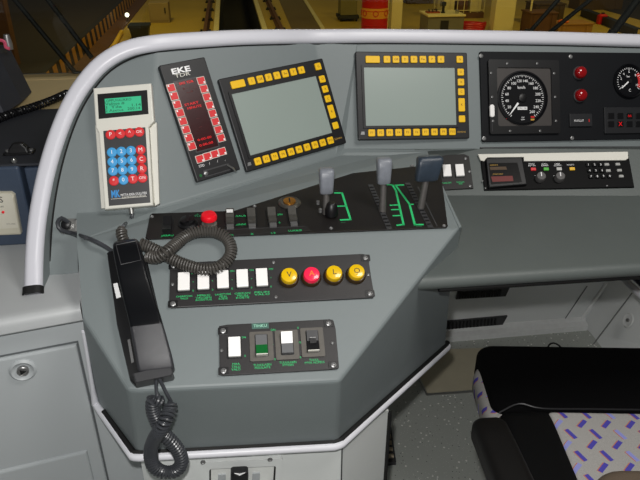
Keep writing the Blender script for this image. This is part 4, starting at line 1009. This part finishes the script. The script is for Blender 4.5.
text(dm, 'display_lettering', 'KANAVA', .004, fR.l(494, 165, .013), OPRINT, .0126); text(dm, 'display_lettering', 'JUNA NRO', .004, fR.l(498, 174, .013), OPRINT, .0126)
def rkey(x, y, w_, h_, m, name='key'):
    lx, ly = fR.l(x, y, Z); bm = BM(); slab(bm, rrect(w_, h_, .0008, 2, lx, ly), Z-.0005, Z+.0025, .0006); return bmobj(name, bm, m, ra)
for x, m, s in ((533.2, mat('key_red2', (215, 40, 45), .4), 'HATA\nKUTSU'), (546, mat('key_green', (80, 180, 60), .4), 'KUTSU\nYLEINEN'), (559, mat('key_white2', (190, 190, 185), .4), 'LINJA\nKUTSU'), (572, mat('key_amber', (235, 185, 40), .4), 'KUULUTUS')):
    rkey(x, 169.5-(x-533)*.01, .0100, .0066, m); text(ra, 'white_lettering', s, .0042, fR.l(x-1.5, 164.8, Z), WPRINT, Z, wid=.0135)
for x in (540, 559):
    lx, ly = fR.l(x, 178.5, Z); bm = BM(); lathe(bm, [(.0098, Z), (.0092, Z+.010), (.008, Z+.012)], 20, (lx, ly, 0)); kn = bmobj('knob', bm, mat('knob_grey', (82, 80, 80), .5), ra, smooth=True)
    bm = BM(); box(bm, lx-.0008, lx+.0008, ly-.001, ly+.0075, Z+.0118, Z+.0125); bmobj('pointer', bm, WPRINT, kn); text(ra, 'white_lettering', '-', .007, fR.l(x-5, 175.5, Z), WPRINT, Z)
kk = ['123', '456', '789']
for r_i in range(3):
    for c_i in range(4 if r_i == 2 else 3):
        s = '0' if c_i == 3 else kk[r_i][c_i]; x, y = 588+c_i*6.2+r_i*1.4, 165.3+r_i*5.8-c_i*.1
        o = rkey(x, y, .0088, .0080, mat('key_black', (8, 8, 9), .5, spec=.15)); text(o, 'key_symbol', s, .0062, fR.l(x, y, Z), WPRINT, Z+.0025)
for x, y in ((606.5, 164.8), (617.5, 164.6), (608, 171), (619.2, 170.7), (621, 176.5)): rkey(x, y, .0088, .0055, mat('key_grey', (165, 165, 162), .4))
screws(fR, ra, [(485.5, 188.3), (607, 185.8), (482.5, 181)], .0018, Z)
# white rocker panel in front of the bank
fw_ = Fr(PLR, [(438, 155.5), (469, 154), (473.5, 187.5), (441, 189)])
t = thing('switch_panel', 'small black panel with two white rockers behind the right-hand lever', 'control panel', fw_.M)
bm = BM(); slab(bm, fw_.poly([(420, 156), (464, 154), (469, 156), (473.5, 188), (430, 190.5)], .004), 0, .004, .0008); bmobj('plate', bm, PLATE2, t)
screws(fw_, t, [(465.5, 158.5), (469.5, 171.5), (470, 186)], .0028, .004)
for x in (446.8, 459.6):
    lx, ly = fw_.l(x, 171.3-(x-447)*.03, .004); o = link('rocker_frame', RF, None, t, (lx, ly, .004)); o.scale = (.95, .90, 1); link('rocker_cap', WR, None, o, (0, 0, .0002), label='white rocker cap')
text(t, 'green_lettering', 'VALOT', .0050, fw_.l(447, 183, .004), GPRINT, .004, wid=.018); text(t, 'green_lettering', 'PUHALLIN\nPOIS', .0046, fw_.l(460.5, 183, .004), GPRINT, .004, wid=.015)
# crease strip under the gauges
bm = BM(); tube(bm, [hit(480, 148, PLB, .001), hit(560, 147.3, PLB, .001), hit(640, 147.2, PLB, .001), hit(700, 147, PLB, .001)], .002, 6); bmobj('seam_strip', bm, DGREY, desk, smooth=True)

# ================================================================== telephone handset
fp = Fr(PL3, [(107, 246), (141, 240), (174, 376), (131, 384)])
def pp(x, y, h): return hit(x, y, PL3, h)
ph = thing('telephone_handset', 'black telephone handset with a lower end lightened for sheen, lying on its cradle', 'telephone', Matrix.Translation(fp.c))
inv = Matrix.Translation(-fp.c)
# cradle
bm = BM(); P = [pp(x, y, .014) for x, y in [(107, 253), (112, 250), (146, 256), (172, 368), (171, 377), (135, 385), (130, 380), (117, 325)]]
c_ = sum(P, V())/len(P); n3v = PL3[1]
loft(bm, [[p-n3v*.013-fp.c for p in P], [p-fp.c for p in P], [c_+(p-c_)*.97+n3v*.002-fp.c for p in P]]); bmobj('cradle', bm, BLACK, ph)
bm = BM(); P = [pp(x, y, .018) for x, y in [(133, 375), (171, 366), (173.5, 374), (172, 376.5), (136, 384)]]; c_ = sum(P, V())/len(P)
loft(bm, [[p-n3v*.017-fp.c for p in P], [p+n3v*.004-fp.c for p in P], [c_+(p-c_)*.93+n3v*.006-fp.c for p in P]]); bmobj('cradle_lip', bm, DGREY, ph)
# labels on the cradle's edge
for qd, m, nm in (([(113.2, 284), (117.5, 283), (121, 297), (116.5, 298.5)], WPRINT, 'white_label'), ([(127.5, 340), (130, 339), (134, 362), (131.5, 363)], SCREW, 'metal_strip')):
    bm = BM(); P = [pp(x, y, .0165) for x, y in qd]; loft(bm, [[p-n3v*.001-fp.c for p in P], [p+n3v*.0006-fp.c for p in P]]); bmobj(nm, bm, m, ph)
# handset body: lofted along its length, thick at ear and mouth piece
prof = [(239.5, .5, .026), (240, .85, .030), (242, .96, .034), (248, 1, .038), (258, 1, .041), (270, 1, .041), (280, 1, .038), (295, 1, .036), (310, 1, .037), (322, 1, .041), (325, 1, .0405), (340, 1, .036), (355, 1, .0305), (368, 1, .0255), (371.5, .96, .022), (373, .8, .019)]
def side_x(y):   # silhouette edges of the body in the photograph
    L_ = [(241, 111.5), (252, 113), (287, 120.5), (322, 129), (350, 134), (377, 139)]; R_ = [(236, 137.5), (250, 141), (276, 147.5), (317, 160.5), (363, 173.5), (374, 174.5)]
    def ip(T):
        for (a, b), (c, d) in zip(T, T[1:]):
            if y <= c: return b+(d-b)*(y-a)/(c-a)
        return T[-1][1]
    return ip(L_), ip(R_)
rings = []
for y, k, h in prof:
    l_, r_ = side_x(y); mid = (l_+r_)/2; hw_ = (r_-l_)/2*k; sk_ = 2.0
    a = pp(mid-hw_, y+sk_*k, h); b = pp(mid+hw_, y-sk_*k, h); u = (b-a); ww = u.length; u.normalize(); c = (a+b)/2
    t0 = .014
    rc = rrect(ww, h-t0+.004, .0045, 4); rings.append([c+u*x+n3v*(yy-(h-t0+.004)/2)-fp.c for x, yy in rc])
cut = 10
bm = BM(); loft(bm, rings[:cut+1]); bmobj('handset_body', bm, PHONE, ph, smooth=True)
bm = BM(); loft(bm, rings[cut:]); bmobj('mouthpiece', bm, mat('phone_textured_sheen', (48, 48, 52), .38, var=.2, scale=120, bump=.5, spec=.6), ph, smooth=True)  # base colour lightened to imitate sheen on the black plastic
# rectangular inlay on the earpiece
ol = [(116, 245), (136, 241), (141, 260), (121, 264.5)]
bm = BM(); P = [pp(x, y, .0398+.0015*(y > 255)) for x, y in ol]; tube(bm, [p-fp.c for p in P+[P[0]]], .0007, 6); bmobj('inlay_outline', bm, DGREY, ph)
# cradle rim behind the ear piece, wires
def wpart(o, parent):
    o.data.transform(parent.matrix_world.inverted() @ Matrix.Translation(o.location)); o.location = (0, 0, 0); o.parent = parent; return o
def cable(name, parent, pts, r, m):
    bm = BM(); c0 = V(pts[0]); tube(bm, [p-c0 for p in spline(pts, .006)], r, 8); return wpart(bmobj(name, bm, m, None, c0, smooth=True), parent)
cable('straight_cable', ph, [hit(68, 222, PLC, .013), hit(61.5, 218, PLC, .022), hit(57.5, 223, PLC, .026), hit(61, 230, PLC, .024), hit(72, 233, PLC, .02), pp(90, 239, .012), pp(104, 246, .012), pp(116, 254, .012)], .0033, CORDD)
C1 = [(131.8, 213, 'c', .014), (131.5, 217, 'c', .014), (128.5, 221.5, 'c', .013), (122.5, 227, 'c', .014)]
cable('lead', kt, [hit(132, 212, PLC, .012), hit(132, 217, PLC, .014), hit(127, 222.5, PLC, .013), pp(123, 226, .018)], .0028, CORDD)
bm = BM(); c0 = pp(122, 226, .018); coil(bm, [p-c0 for p in (pp(123, 227, .016), pp(121.5, 231, .016), pp(122, 236, .016), pp(124, 241, .015), pp(128, 246, .013))], .0068, .0018, .0042); wpart(bmobj('coiled_cord', bm, CORD, None, c0, smooth=True), kt)
C2 = [(138, 243, .018), (149, 247, .017), (165, 255, .015), (182, 263.5, .013), (205, 269.5, .014), (222, 265, .015), (231, 253, .014), (228, 240, .014), (216, 232.5, .015), (200, 231.5, .016), (186, 236, .016), (176, 244, .020), (166, 252, .029), (156, 257.5, .022), (146, 256, .016)]
c0 = pp(*C2[0]); bm = BM(); coil(bm, [pp(*p)-c0 for p in C2], .0078, .0019, .0043); wpart(bmobj('looped_cord', bm, CORD, None, c0, smooth=True, label='long looped grey coiled cord'), ph)
# lower cord: hangs in front of the console
HY = X3c.y - .024
def hg(x, y, d=0): return ony(x, y, HY-d)
cable('cord_lead', ph, [pp(157, 376, .014), pp(156, 384, .017), hg(157, 396), hg(160, 404)], .0024, CORDD)
cable('cord_lead', ph, [pp(157.5, 375, .016), pp(161, 382, .019), hg(167, 394), hg(171, 401)], .0024, CORDD)
C3 = [(161, 404, 0), (154, 399.5, 0), (153, 410, 0), (157.5, 422, 0.0), (162.5, 433, .0), (171, 441, .0), (179, 452, .0), (181.5, 463, .0), (175, 471, 0), (163, 472, 0), (153, 465, 0), (150.5, 452, 0), (153.5, 441, .006), (160, 430, .019), (166, 419, .017), (169.5, 410, .008), (171, 401, 0)]
c0 = hg(*C3[0]); bm = BM(); coil(bm, [hg(*p)-c0 for p in C3], .0080, .0021, .0046); wpart(bmobj('hanging_cord', bm, CORDD, None, c0, smooth=True, label='black coiled cord in a twisted loop'), ph)

# ================================================================== driver's seat
SZ = .50
sO = onz(600, 420, SZ)
SM = Matrix.Translation(V((sO.x, sO.y, 0))) @ Matrix.Rotation(R(-9), 4, 'Z'); SI = SM.inverted()
seat = thing('driver_chair', 'driver chair with black front bolster and light fabric printed with blue dashes', 'chair', SM)
def sl_(x, y, z=SZ): p = SI @ onz(x, y, z); return V((p.x, p.y, 0))
fl_ = sl_(487, 380); W0 = fl_.x; F0 = sl_(560, 343).y; xr_ = W0+.46; rear = -.40
skew = 0.06
def outline(inset, z, x0, x1, y0, y1, r):
    return [V((x, y+skew*(x-x0)*0, z)) for x, y in rrect(x1-x0-2*inset, y1-y0-2*inset, r, 6, (x0+x1)/2, (y0+y1)/2)]
def cushion(name, x0, x1, y0, y1, z0, z1, r, m, parent, puff=.012, e=.03, label=None):
    bm = BM(); rings = []
    for a in range(0, 91, 15): 
        ins_ = e*(1-math.sin(R(a))); 
        if a < 90 or True: rings.append(outline(e*(1-math.cos(R(90-a))) if a else 0, 0, x0, x1, y0, y1, r))
    rings = [outline(e*.35, z0, x0, x1, y0, y1, r), outline(0, z0+.02, x0, x1, y0, y1, r)]
    for a in range(0, 91, 15): rings.append(outline(e*(1-math.cos(R(a))), z1-e+e*math.sin(R(a)), x0, x1, y0, y1, r))
    for k in (.12, .25, .4): rings.append([V(((p.x-(x0+x1)/2)*(1-k*1.8)+(x0+x1)/2, (p.y-(y0+y1)/2)*(1-k*1.8)+(y0+y1)/2, z1+puff*math.sin(k*2.2))) for p in rings[8]])
    loft(bm, rings); return bmobj(name, bm, m, parent, smooth=True, label=label)
# fabric side base, bulging out at the sides
cushion('side_border', W0-.012, xr_+.012, rear, F0-.02, SZ-.10, SZ-.022, .06, FABRICS, seat, .001, .03, label='fabric side border of the cushion')
cushion('front_bolster', W0, xr_, sl_(548, 409).y, F0, SZ-.09, SZ, .035, SEATB, seat, .002, .022, label='black front bolster')
fx0 = sl_(548, 411).x
cushion('side_bolster', W0+.002, fx0+.035, rear, sl_(548, 409).y+.012, SZ-.09, SZ-.002, .03, SEATL, seat, .004, .03, label='black side bolster')
cushion('seat_cushion', fx0, xr_-.09, rear, sl_(548, 411).y, SZ-.06, SZ+.002, .006, FABRIC, seat, .004, .010, label='light fabric seat cushion with blue dashes')
cushion('side_bolster', xr_-.11, xr_-.002, rear, sl_(548, 409).y+.012, SZ-.09, SZ-.002, .03, SEATL, seat, .004, .03)
a = sl_(490, 408); b_ = sl_(549, 411)
bm = BM(); tube(bm, spline([V((W0+.008, a.y, SZ-.012)), V((W0+.05, a.y+.012, SZ+.002)), V((fx0-.01, b_.y+.004, SZ+.003)), V((fx0+.10, b_.y+.003, SZ+.0045)), V((xr_-.1, b_.y+.003, SZ+.0045))], .01), .0018, 6); bmobj('piping', bm, mat('piping_black', (38, 38, 40), .4), seat, smooth=True)
bm = BM(); p_ = sl_(561, 346); tube(bm, spline([V((p_.x-.02, F0-.015, SZ-.05)), V((p_.x-.016, F0+.02, SZ-.03)), V((p_.x, F0+.034, SZ-.026)), V((p_.x+.016, F0+.02, SZ-.03)), V((p_.x+.022, F0-.015, SZ-.05))], .006), .0022, 6); bmobj('pull_loop', bm, BLACK, seat, smooth=True)
# backrest, just entering the frame at the lower right
bk_ = sl_(640, 466, SZ+.03); bz = cushion('backrest', sl_(592, 480, SZ+.03).x, xr_+.05, rear-.03, bk_.y, SZ-.03, SZ+.03, .06, TAN, seat, .004, .02, label='brown tweed backrest foot')
# seat base
bm = BM(); loft(bm, [[V((x, y, z)) for x, y in rrect(w_, d_, .03, 4, (W0+xr_)/2, (rear+F0)/2)] for w_, d_, z in ((.44, .50, 0), (.44, .50, .03), (.24, .26, .06), (.22, .24, .36), (.42, .48, .40), (.42, .48, .42))]); bmobj('seat_base', bm, NAVY, seat)
# armrest
AZ = .70
a0, a1 = SI @ onz(470, 415, AZ), SI @ onz(505, 414, AZ)
aw = (a1-a0).length; ac = (a0+a1)/2; ac.z = AZ
back = SI @ onz(515, 478, AZ); back.z = AZ; dr_ = (back-ac); dr_.z = 0; dr_.normalize(); dr_.z = 0
sd = V((dr_.y, -dr_.x, 0)); 
if sd.x < 0: sd = -sd
bm = BM(); rings = []
for s, k, zt_ in ((0, .70, -.012), (.006, .88, -.003), (.016, 1, 0), (.05, 1.02, .001), (.15, 1.05, .001), (.30, 1.05, 0), (.34, .9, -.004)):
    c = ac+dr_*s; rings.append([c+sd*x+V((0, 0, z+zt_-.02)) for x, z in rrect(aw*k, .045, .014, 4)])
loft(bm, rings); bmobj('armrest', bm, ARM, seat, smooth=True, label='dark brown-black padded armrest')
bm = BM(); tube(bm, [ac+dr_*.30+V((0, 0, -.03)), ac+dr_*.33+V((.03, 0, -.16)), V((W0+.04, rear+.04, SZ-.06))], .016, 8); bmobj('armrest_bracket', bm, BLACK, seat, smooth=True)
# grab tube under the desk at the right
p0, p1 = ony(618, 274, 1.30), ony(655, 308, 1.12)
gb = thing('desk_stay', 'pale tubular stay below the right end of the desk', 'tube', Matrix.Translation(p0))
bm = BM(); tube(bm, [V(), p1-p0], .009, 12); bmobj('tube', bm, TRIM, gb, smooth=True)
bm = BM(); n_ = V((.02, .015, .012)); tube(bm, [n_+V((.004, 0, 0)), p1-p0+n_+V((.004, 0, 0))], .012, 10); bmobj('navy_sleeve', bm, mat('navy', (28, 32, 62), .4), gb, smooth=True)

# ================================================================== DEPOT HALL
HZ = -1.2
def gz(x, y, z=HZ): return onz(x, y, z)
gL, gR = gz(219, 28).x, gz(261.5, 28).x
xe = gz(60, 82).x            # edge of the dark bay at the left
bx('floor_hall_left', xe, gL, 2.2, 60, HZ-.05, HZ, HFLOOR, kind='structure')
bx('floor_hall_right', gR, 30, 2.2, 60, HZ-.05, HZ, HFLOOR, kind='structure')
bx('floor_bay', -30, xe-.02, 2.2, 60, HZ-.05, HZ+.29, HDARK, kind='structure')
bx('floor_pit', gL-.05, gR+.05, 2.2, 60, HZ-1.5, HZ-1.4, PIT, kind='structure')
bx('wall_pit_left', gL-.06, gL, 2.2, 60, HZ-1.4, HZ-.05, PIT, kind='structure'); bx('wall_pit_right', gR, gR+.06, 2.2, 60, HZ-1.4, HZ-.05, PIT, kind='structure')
bx('wall_hall', -30, 30, 60, 60.2, -1.5, 7, HWALL, kind='structure')
# hazard striped kerb along the bay
kb = thing('hazard_kerb', 'orange and black striped kerb along the dark bay at left', 'kerb', Matrix.Translation((xe, 2.2, HZ)))
bx('kerb_body', -.12, 0, 0, 40, 0, .32, HBLK, kb); bx('foot_strip', .002, .34, 0, 40, 0, .02, HBROWN, kb)
y0 = 5.0; me = None
bm = BM(); loft(bm, [[(x, 0, .02), (x, .24, .02), (x, .16, .31), (x, -.08, .31)] for x in (0, .006)])
while y0 < 38:
    if me is None: o = bmobj('stripe', bm, HSTRIPE, kb, (.0002, y0-2.2, 0)); me = o.data
    else: link('stripe', me, None, kb, (.0002, y0-2.2, 0))
    y0 += .48
# rails on clips at both sides of the pit
def rail(xc, label):
    t = thing('rail', label, 'rail', Matrix.Translation((xc, 2.2, HZ)), 'rails beside the pit')
    pr = [(-.07, 0), (.07, 0), (.07, .012), (.012, .03), (.012, .11), (.036, .12), (.036, .15), (-.036, .15), (-.036, .12), (-.012, .11), (-.012, .03), (-.07, .012)]
    bm = BM(); loft(bm, [[(x, y, z) for x, z in pr] for y in (0, 50)]); bmobj('rail_profile', bm, HBROWN, t)
    bm = BM(); box(bm, -.14, .14, -.08, .08, 0, .03); box(bm, -.12, -.07, -.05, .05, .03, .07); box(bm, .07, .12, -.05, .05, .03, .07); me = None
    y = 8.0
    while y < 40:
        if me is None: o = bmobj('rail_clip', bm, HDK, t, (0, y, 0)); me = o.data
        else: link('rail_clip', me, None, t, (0, y, 0))
        y += 1.7
rail(gz(206.5, 28).x, 'brown rail along the left side of the pit'); rail(gz(279, 28).x, 'brown rail along the right side of the pit')
for x, s in ((gL, -1), (gR, 1)):
    t = thing('pit_edge', 'pale yellow edge beam along the %s side of the pit' % ('left' if s < 0 else 'right'), 'beam', Matrix.Translation((x, 2.2, HZ)), 'edge beams of the pit')
    bx('beam', min(0, s*.12), max(0, s*.12), 0, 55, 0, .05, HBEIGE, t)
# oil drum
bp_ = gz(373.8, 38); dR = .285
dm_ = thing('oil_drum', 'red oil drum with a yellow band of red rings', 'drum', Matrix.Translation(bp_))
bm = BM(); lathe(bm, [(dR*.97, 0), (dR, .01), (dR, .29), (dR+.012, .30), (dR, .31), (dR, .58), (dR+.012, .59), (dR, .60), (dR, .87), (dR+.01, .885), (dR-.02, .885), (dR-.025, .87)], 40); bmobj('drum_body', bm, HRED, dm_, smooth=True)
zb = ony(373, 27, bp_.y-dR).z-HZ; zt2 = ony(373, 9, bp_.y-dR).z-HZ
bm = BM(); n = 40; loft(bm, [[(math.cos(2*math.pi*i/n)*(dR+.004), math.sin(2*math.pi*i/n)*(dR+.004), z) for i in range(n)] for z in (zb+.16, zt2)], False, False); bmobj('yellow_band', bm, mat('drum_yellow', (225, 150, 45), .5), dm_, smooth=True)
for a in (-150, -98, -46, 6, 60, 120, 170):
    bm = BM(); zc_ = (zb+.16+zt2)/2; P = []
    for i in range(21):
        an = 2*math.pi*i/20; q_ = R(a)+math.cos(an)*.052/dR; P.append((math.cos(q_)*(dR+.008), math.sin(q_)*(dR+.008), zc_+math.sin(an)*.056))
    tube(bm, P, .008, 6); bmobj('ring_mark', bm, HRED, dm_)
def column(px0, px1, by, label, m, h=5.5, d=.3, name='column', cat='column'):
    a, b = gz(px0, by), gz(px1, by); t = thing(name, label, cat, Matrix.Translation(((a.x+b.x)/2, a.y, HZ))); w_ = b.x-a.x
    bx('shaft', -w_/2, w_/2, 0, d, .02, h, m, t, bev=.01); bx('foot_plate', -w_/2-.06, w_/2+.06, -.06, d+.06, 0, .02, HDK, t); return t
column(492.5, 513, 36, 'wide pale yellow square column in the hall at right', HBEIGE)
column(390.5, 401.5, 34, 'narrow pale yellow post just right of the red drum', HBEIGE, d=.15, name='post', cat='post')
column(8, 21, 84, 'brown upright hall post at the far left behind the wiper', HBROWN, d=.2, name='post', cat='post')
def pole(x, y, r, label, m, h=4):
    p = gz(x, y); t = thing('pole', label, 'pole', Matrix.Translation(p)); bm = BM(); lathe(bm, [(r*1.5, 0), (r*1.5, .02), (r, .03), (r, h)], 12); bmobj('shaft', bm, m, t, smooth=True); return t
t = pole(386.6, 34, .028, 'thin yellow pole with short arms directly behind the red drum edge', HBEIGE, 1.45)
for z in (.45, .75, 1.2): bx('arm', -.18, .04, -.02, .02, z, z+.035, HBEIGE, t)
pole(527, 36, .022, 'thin yellow pole right of the wide column', HBEIGE)
# trolley left of the drum
p = gz(349, 22); t = thing('trolley', 'olive box trolley on a dark wheeled base left of the drum', 'trolley', Matrix.Translation(p))
bx('base', -.26, .26, 0, .5, .07, .15, HDK, t, bev=.01); bx('box', -.21, .21, .04, .46, .15, .75, mat('olive', (118, 108, 60), .6, var=.15, scale=4), t, bev=.02)
for sx in (-1, 1):
    for y_ in (.08, .42):
        bm = BM(); lathe(bm, [(.05, -.02), (.06, -.01), (.06, .01), (.05, .02)], 16, (sx*.2, y_, .06), (1, 0, 0)); bmobj('wheel', bm, HDK, t, smooth=True)
# bench with tools
p = gz(445, 40); zb_ = ony(445, 15, p.y).z-HZ
t = thing('work_bench', 'low grey-yellow work bench with things on top', 'bench', Matrix.Translation(p))
bx('bench_top', -.42, .42, 0, .7, zb_-.04, zb_, HBEIGE, t, bev=.008); bx('cabinet', -.40, .40, .04, .66, .04, zb_-.04, HGREY, t)
bx('opening', -.12, .06, .03, .045, .12, zb_-.12, HDK, t)
tp3 = Matrix.Translation(p+V((-.22, .35, zb_)))
t2 = thing('tool_tray', 'red and brown tool tray on the left half of the work bench', 'tray', tp3); bx('tray', -.14, .14, -.1, .1, 0, .03, mat('redbrown', (150, 70, 35), .6), t2, bev=.005)
for i in range(3):
    bm = BM(); tube(bm, [(-.1+i*.08, -.08, .045), (-.06+i*.08, .09, .05)], .014, 8); bmobj('tool', bm, HDK, t2, smooth=True)
t3 = thing('grinder', 'dark grinder standing on the middle of the work bench', 'tool', Matrix.Translation(p+V((.0, .3, zb_))))
bm = BM(); lathe(bm, [(.05, 0), (.05, .02), (.03, .03), (.03, .14), (.055, .15), (.055, .22), (.03, .23)], 18); bmobj('body', bm, HDK, t3, smooth=True)
bm = BM(); lathe(bm, [(.05, 0), (.065, .008), (.05, .016)], 18, (-.07, 0, .19), (1, 0, 0)); bmobj('wheel', bm, HGREY, t3, smooth=True)
t4 = thing('metal_can', 'small bright metal can at the right of the work bench', 'can', Matrix.Translation(p+V((.28, .2, zb_)))); bm = BM(); lathe(bm, [(.04, 0), (.042, .01), (.042, .06), (.03, .07)], 16); bmobj('can_body', bm, STEEL, t4, smooth=True)
# wire cage pallet
p = gz(463, 18.5); t = thing('pallet_cage', 'wire cage pallet with pale boxes in it behind the bench', 'cage', Matrix.Translation(p))
bx('pallet', -.55, .55, 0, .8, .0, .14, HBROWN, t)
for i in range(7):
    for y_ in (0, .8): bm = BM(); x_ = -.54+i*.18; tube(bm, [(x_, y_, .14), (x_, y_, .95)], .010, 6); bmobj('upright_wire', bm, HBEIGE, t)
for z_ in (.2, .45, .7, .95):
    for y_ in (0, .8): bm = BM(); tube(bm, [(-.55, y_, z_), (.55, y_, z_)], .010, 6); bmobj('cross_wire', bm, HBEIGE, t)
for i, (x_, h_, m) in enumerate(((-.36, .5, HBEIGE), (.0, .38, HBROWN), (.36, .46, HBEIGE))):
    t2 = thing('carton', ['pale carton at the left in the wire cage', 'brown carton in the middle of the wire cage', 'pale carton at the right in the wire cage'][i], 'box', Matrix.Translation(p+V((x_, .4, .14))), 'cartons in the wire cage')
    bx('carton_body', -.15, .15, -.25, .25, 0, h_, m, t2, bev=.008); bx('lid_tape', -.02, .02, -.25, .25, h_, h_+.003, HGREY, t2)
# red hose coil
p = gz(470, 34); t = thing('hose_coil', 'red hose coil on the hall floor just over the cowl rim', 'hose', Matrix.Translation(p))
bm = BM()
P = []
for i in range(90): a = i*.35; P.append((math.cos(a)*(.30+.02*math.sin(i)), math.sin(a)*.22, .05+.0022*i))
tube(bm, P, .035, 8); bmobj('hose', bm, HRED, t, smooth=True)
# bins and cabinets at the left
p = gz(141, 38); t = thing('waste_bin', 'dark bin beside the striped kerb', 'bin', Matrix.Translation(p)); k0 = ony(141, 24, p.y).z-HZ
bm = BM(); loft(bm, [[(x, y, z) for x, y in rrect(w_, w_, .04, 4)] for w_, z in ((.34, 0), (.42, k0-.05), (.46, k0-.05), (.46, k0))]); bmobj('bin_body', bm, mat('bin_dark', (38, 42, 44), .5), t)
p = gz(160, 23); t = thing('floor_cabinet', 'small tan cabinet behind the dark bin at left', 'cabinet', Matrix.Translation(p)); k0 = ony(160, 3, p.y).z-HZ
bx('cabinet_body', -.24, .24, 0, .5, 0, k0, mat('cab_tan', (150, 130, 90), .6, var=.15, scale=3), t, bev=.01); bx('cabinet_door', -.21, .21, -.012, 0, .06, k0-.06, mat('cab_tan', 0), t); bx('cabinet_handle', .14, .17, -.03, -.012, k0*.5, k0*.5+.12, HDK, t)
p = gz(128, 22); t = thing('glint_stand', 'small glowing stand-in for a reflective spot near the striped kerb', 'lamp', Matrix.Translation(p)); bm = BM(); lathe(bm, [(.05, 0), (.05, .03), (.012, .04), (.012, .12)], 12); bmobj('stand', bm, HDK, t, smooth=True)
bm = BM(); lathe(bm, [(.02, .12), (.05, .15), (.05, .19), (.02, .22)], 14); bmobj('glint_glow', bm, mat('glint_glow', (255, 250, 220), .4, emit=3.0), t, smooth=True)  # glow put in for a white reflective spot
yb_ = thing('yellow_bar', 'short bright yellow bar lying beside the striped kerb', 'bar', Matrix.Translation(gz(113, 50))); d_ = gz(122, 34)-gz(113, 50)
bm = BM(); tube(bm, [V((0, 0, .05)), d_+V((0, 0, .05))], .045, 8); bmobj('bar', bm, mat('bright_yellow', (235, 190, 50), .5), yb_, smooth=True)
# shadow right of the pit painted as a dark floor sheet, and right hand clutter
kk_ = gz(320, 28); k2_ = gz(300, 0); t = thing('floor_shadow', 'long dark floor channel right of the pit', 'shadow', Matrix.Translation((0, 0, HZ)))
bm = BM(); P = [gz(291, 29, 0), gz(325, 29, 0)]; a, b, c, d = gz(292, 30), gz(321, 30), gz(303, 0), gz(279, 0)
bm = BM(); loft(bm, [[V((p_.x, p_.y, z)) for p_ in (a, b, c, d)] for z in (.002, .012)]); bmobj('shadow_sheet', bm, mat('shadow_olive', (110, 92, 50), .7, var=.15, scale=2), t)
c2_ = gz(325, 30); e_ = gz(306, 0); bm = BM(); loft(bm, [[V((p_.x, p_.y, z)) for p_ in (b, c2_, e_, c)] for z in (.0, .04)]); bmobj('pale_edge', bm, HBEIGE, t)
def crate(px, by, ty, w_, d_, label, m, name='crate', cat='crate', grp=None):
    p = gz(px, by); h_ = ony(px, ty, p.y).z-HZ; t = thing(name, label, cat, Matrix.Translation(p), grp)
    bx('body', -w_/2, w_/2, 0, d_, 0, h_, m, t, bev=.01); bx('lid', -w_/2-.02, w_/2+.02, -.02, d_+.02, h_, h_+.03, m, t, bev=.006)
    for s in (-1, 1): bx('batten', s*w_*.35-.03, s*w_*.35+.03, -.02, 0, .02, h_-.02, m, t)
crate(541, 38, 14, .60, .5, 'brown crate just right of the wide column', HBROWN)
crate(548, 24, 5, .75, .6, 'dark crate stacked behind the brown crate', mat('crate_dark', (70, 52, 30), .7, var=.2, scale=4))
crate(574, 37, 25, .80, .5, 'low tan crate between the two right wipers', mat('crate_tan', (165, 120, 55), .7, var=.2, scale=4))
crate(600, 10, -8, 1.3, .6, 'large dark crate far back at the right', mat('crate_dark', 0))
crate(420, 4, -10, .8, .6, 'dark crate far behind the narrow post', mat('crate_dark', 0))
p = gz(563, 31); z_ = ony(563, 25, gz(574, 37).y+.1).z; t = thing('orange_cloth', 'orange folded cloth on the low tan crate', 'cloth', Matrix.Translation(V((ony(563, 25, gz(574, 37).y+.1).x, gz(574, 37).y+.12, ony(574, 25, gz(574, 37).y).z+.035))))
bm = BM(); loft(bm, [[(x, y, z) for x, y in rrect(w_, h_, .03, 4)] for w_, h_, z in ((.20, .14, 0), (.22, .16, .02), (.19, .13, .05), (.10, .07, .07))]); bmobj('cloth_fold', bm, mat('orange_cloth', (225, 110, 45), .8), t, smooth=True)
p = gz(601, 24); t = thing('red_canister', 'small red canister beside the long dark beam', 'canister', Matrix.Translation(p)); bm = BM(); loft(bm, [[(x, y, z) for x, y in rrect(w_, h_, .03, 4)] for w_, h_, z in ((.20, .14, 0), (.22, .15, .02), (.22, .15, .2), (.12, .08, .24))]); bmobj('canister_body', bm, HRED, t); bx('cap', -.03, .03, -.03, .03, .24, .27, HDK, t)
a, b = gz(580, 16), gz(632, 37); t = thing('steel_beam', 'long dark steel beam lying aslant on the hall floor at right', 'beam', Matrix.Translation(a)); d_ = b-a; s_ = V((-d_.y, d_.x, 0)).normalized()
bm = BM(); loft(bm, [[V((0, 0, 0))+o_+e_ for o_ in (V(), s_*.18, s_*.18+V((0, 0, .02)), s_*.10+V((0, 0, .02)), s_*.10+V((0, 0, .16)), s_*.18+V((0, 0, .16)), s_*.18+V((0, 0, .18)), V((0, 0, .18)))] for e_ in (V(), d_)]); bmobj('beam_profile', bm, HDK, t)
bx('floor_dark_patch', gz(600, 0).x-1.0, 30, 13.0, 40, HZ, HZ+.004, HDARK, kind='structure')
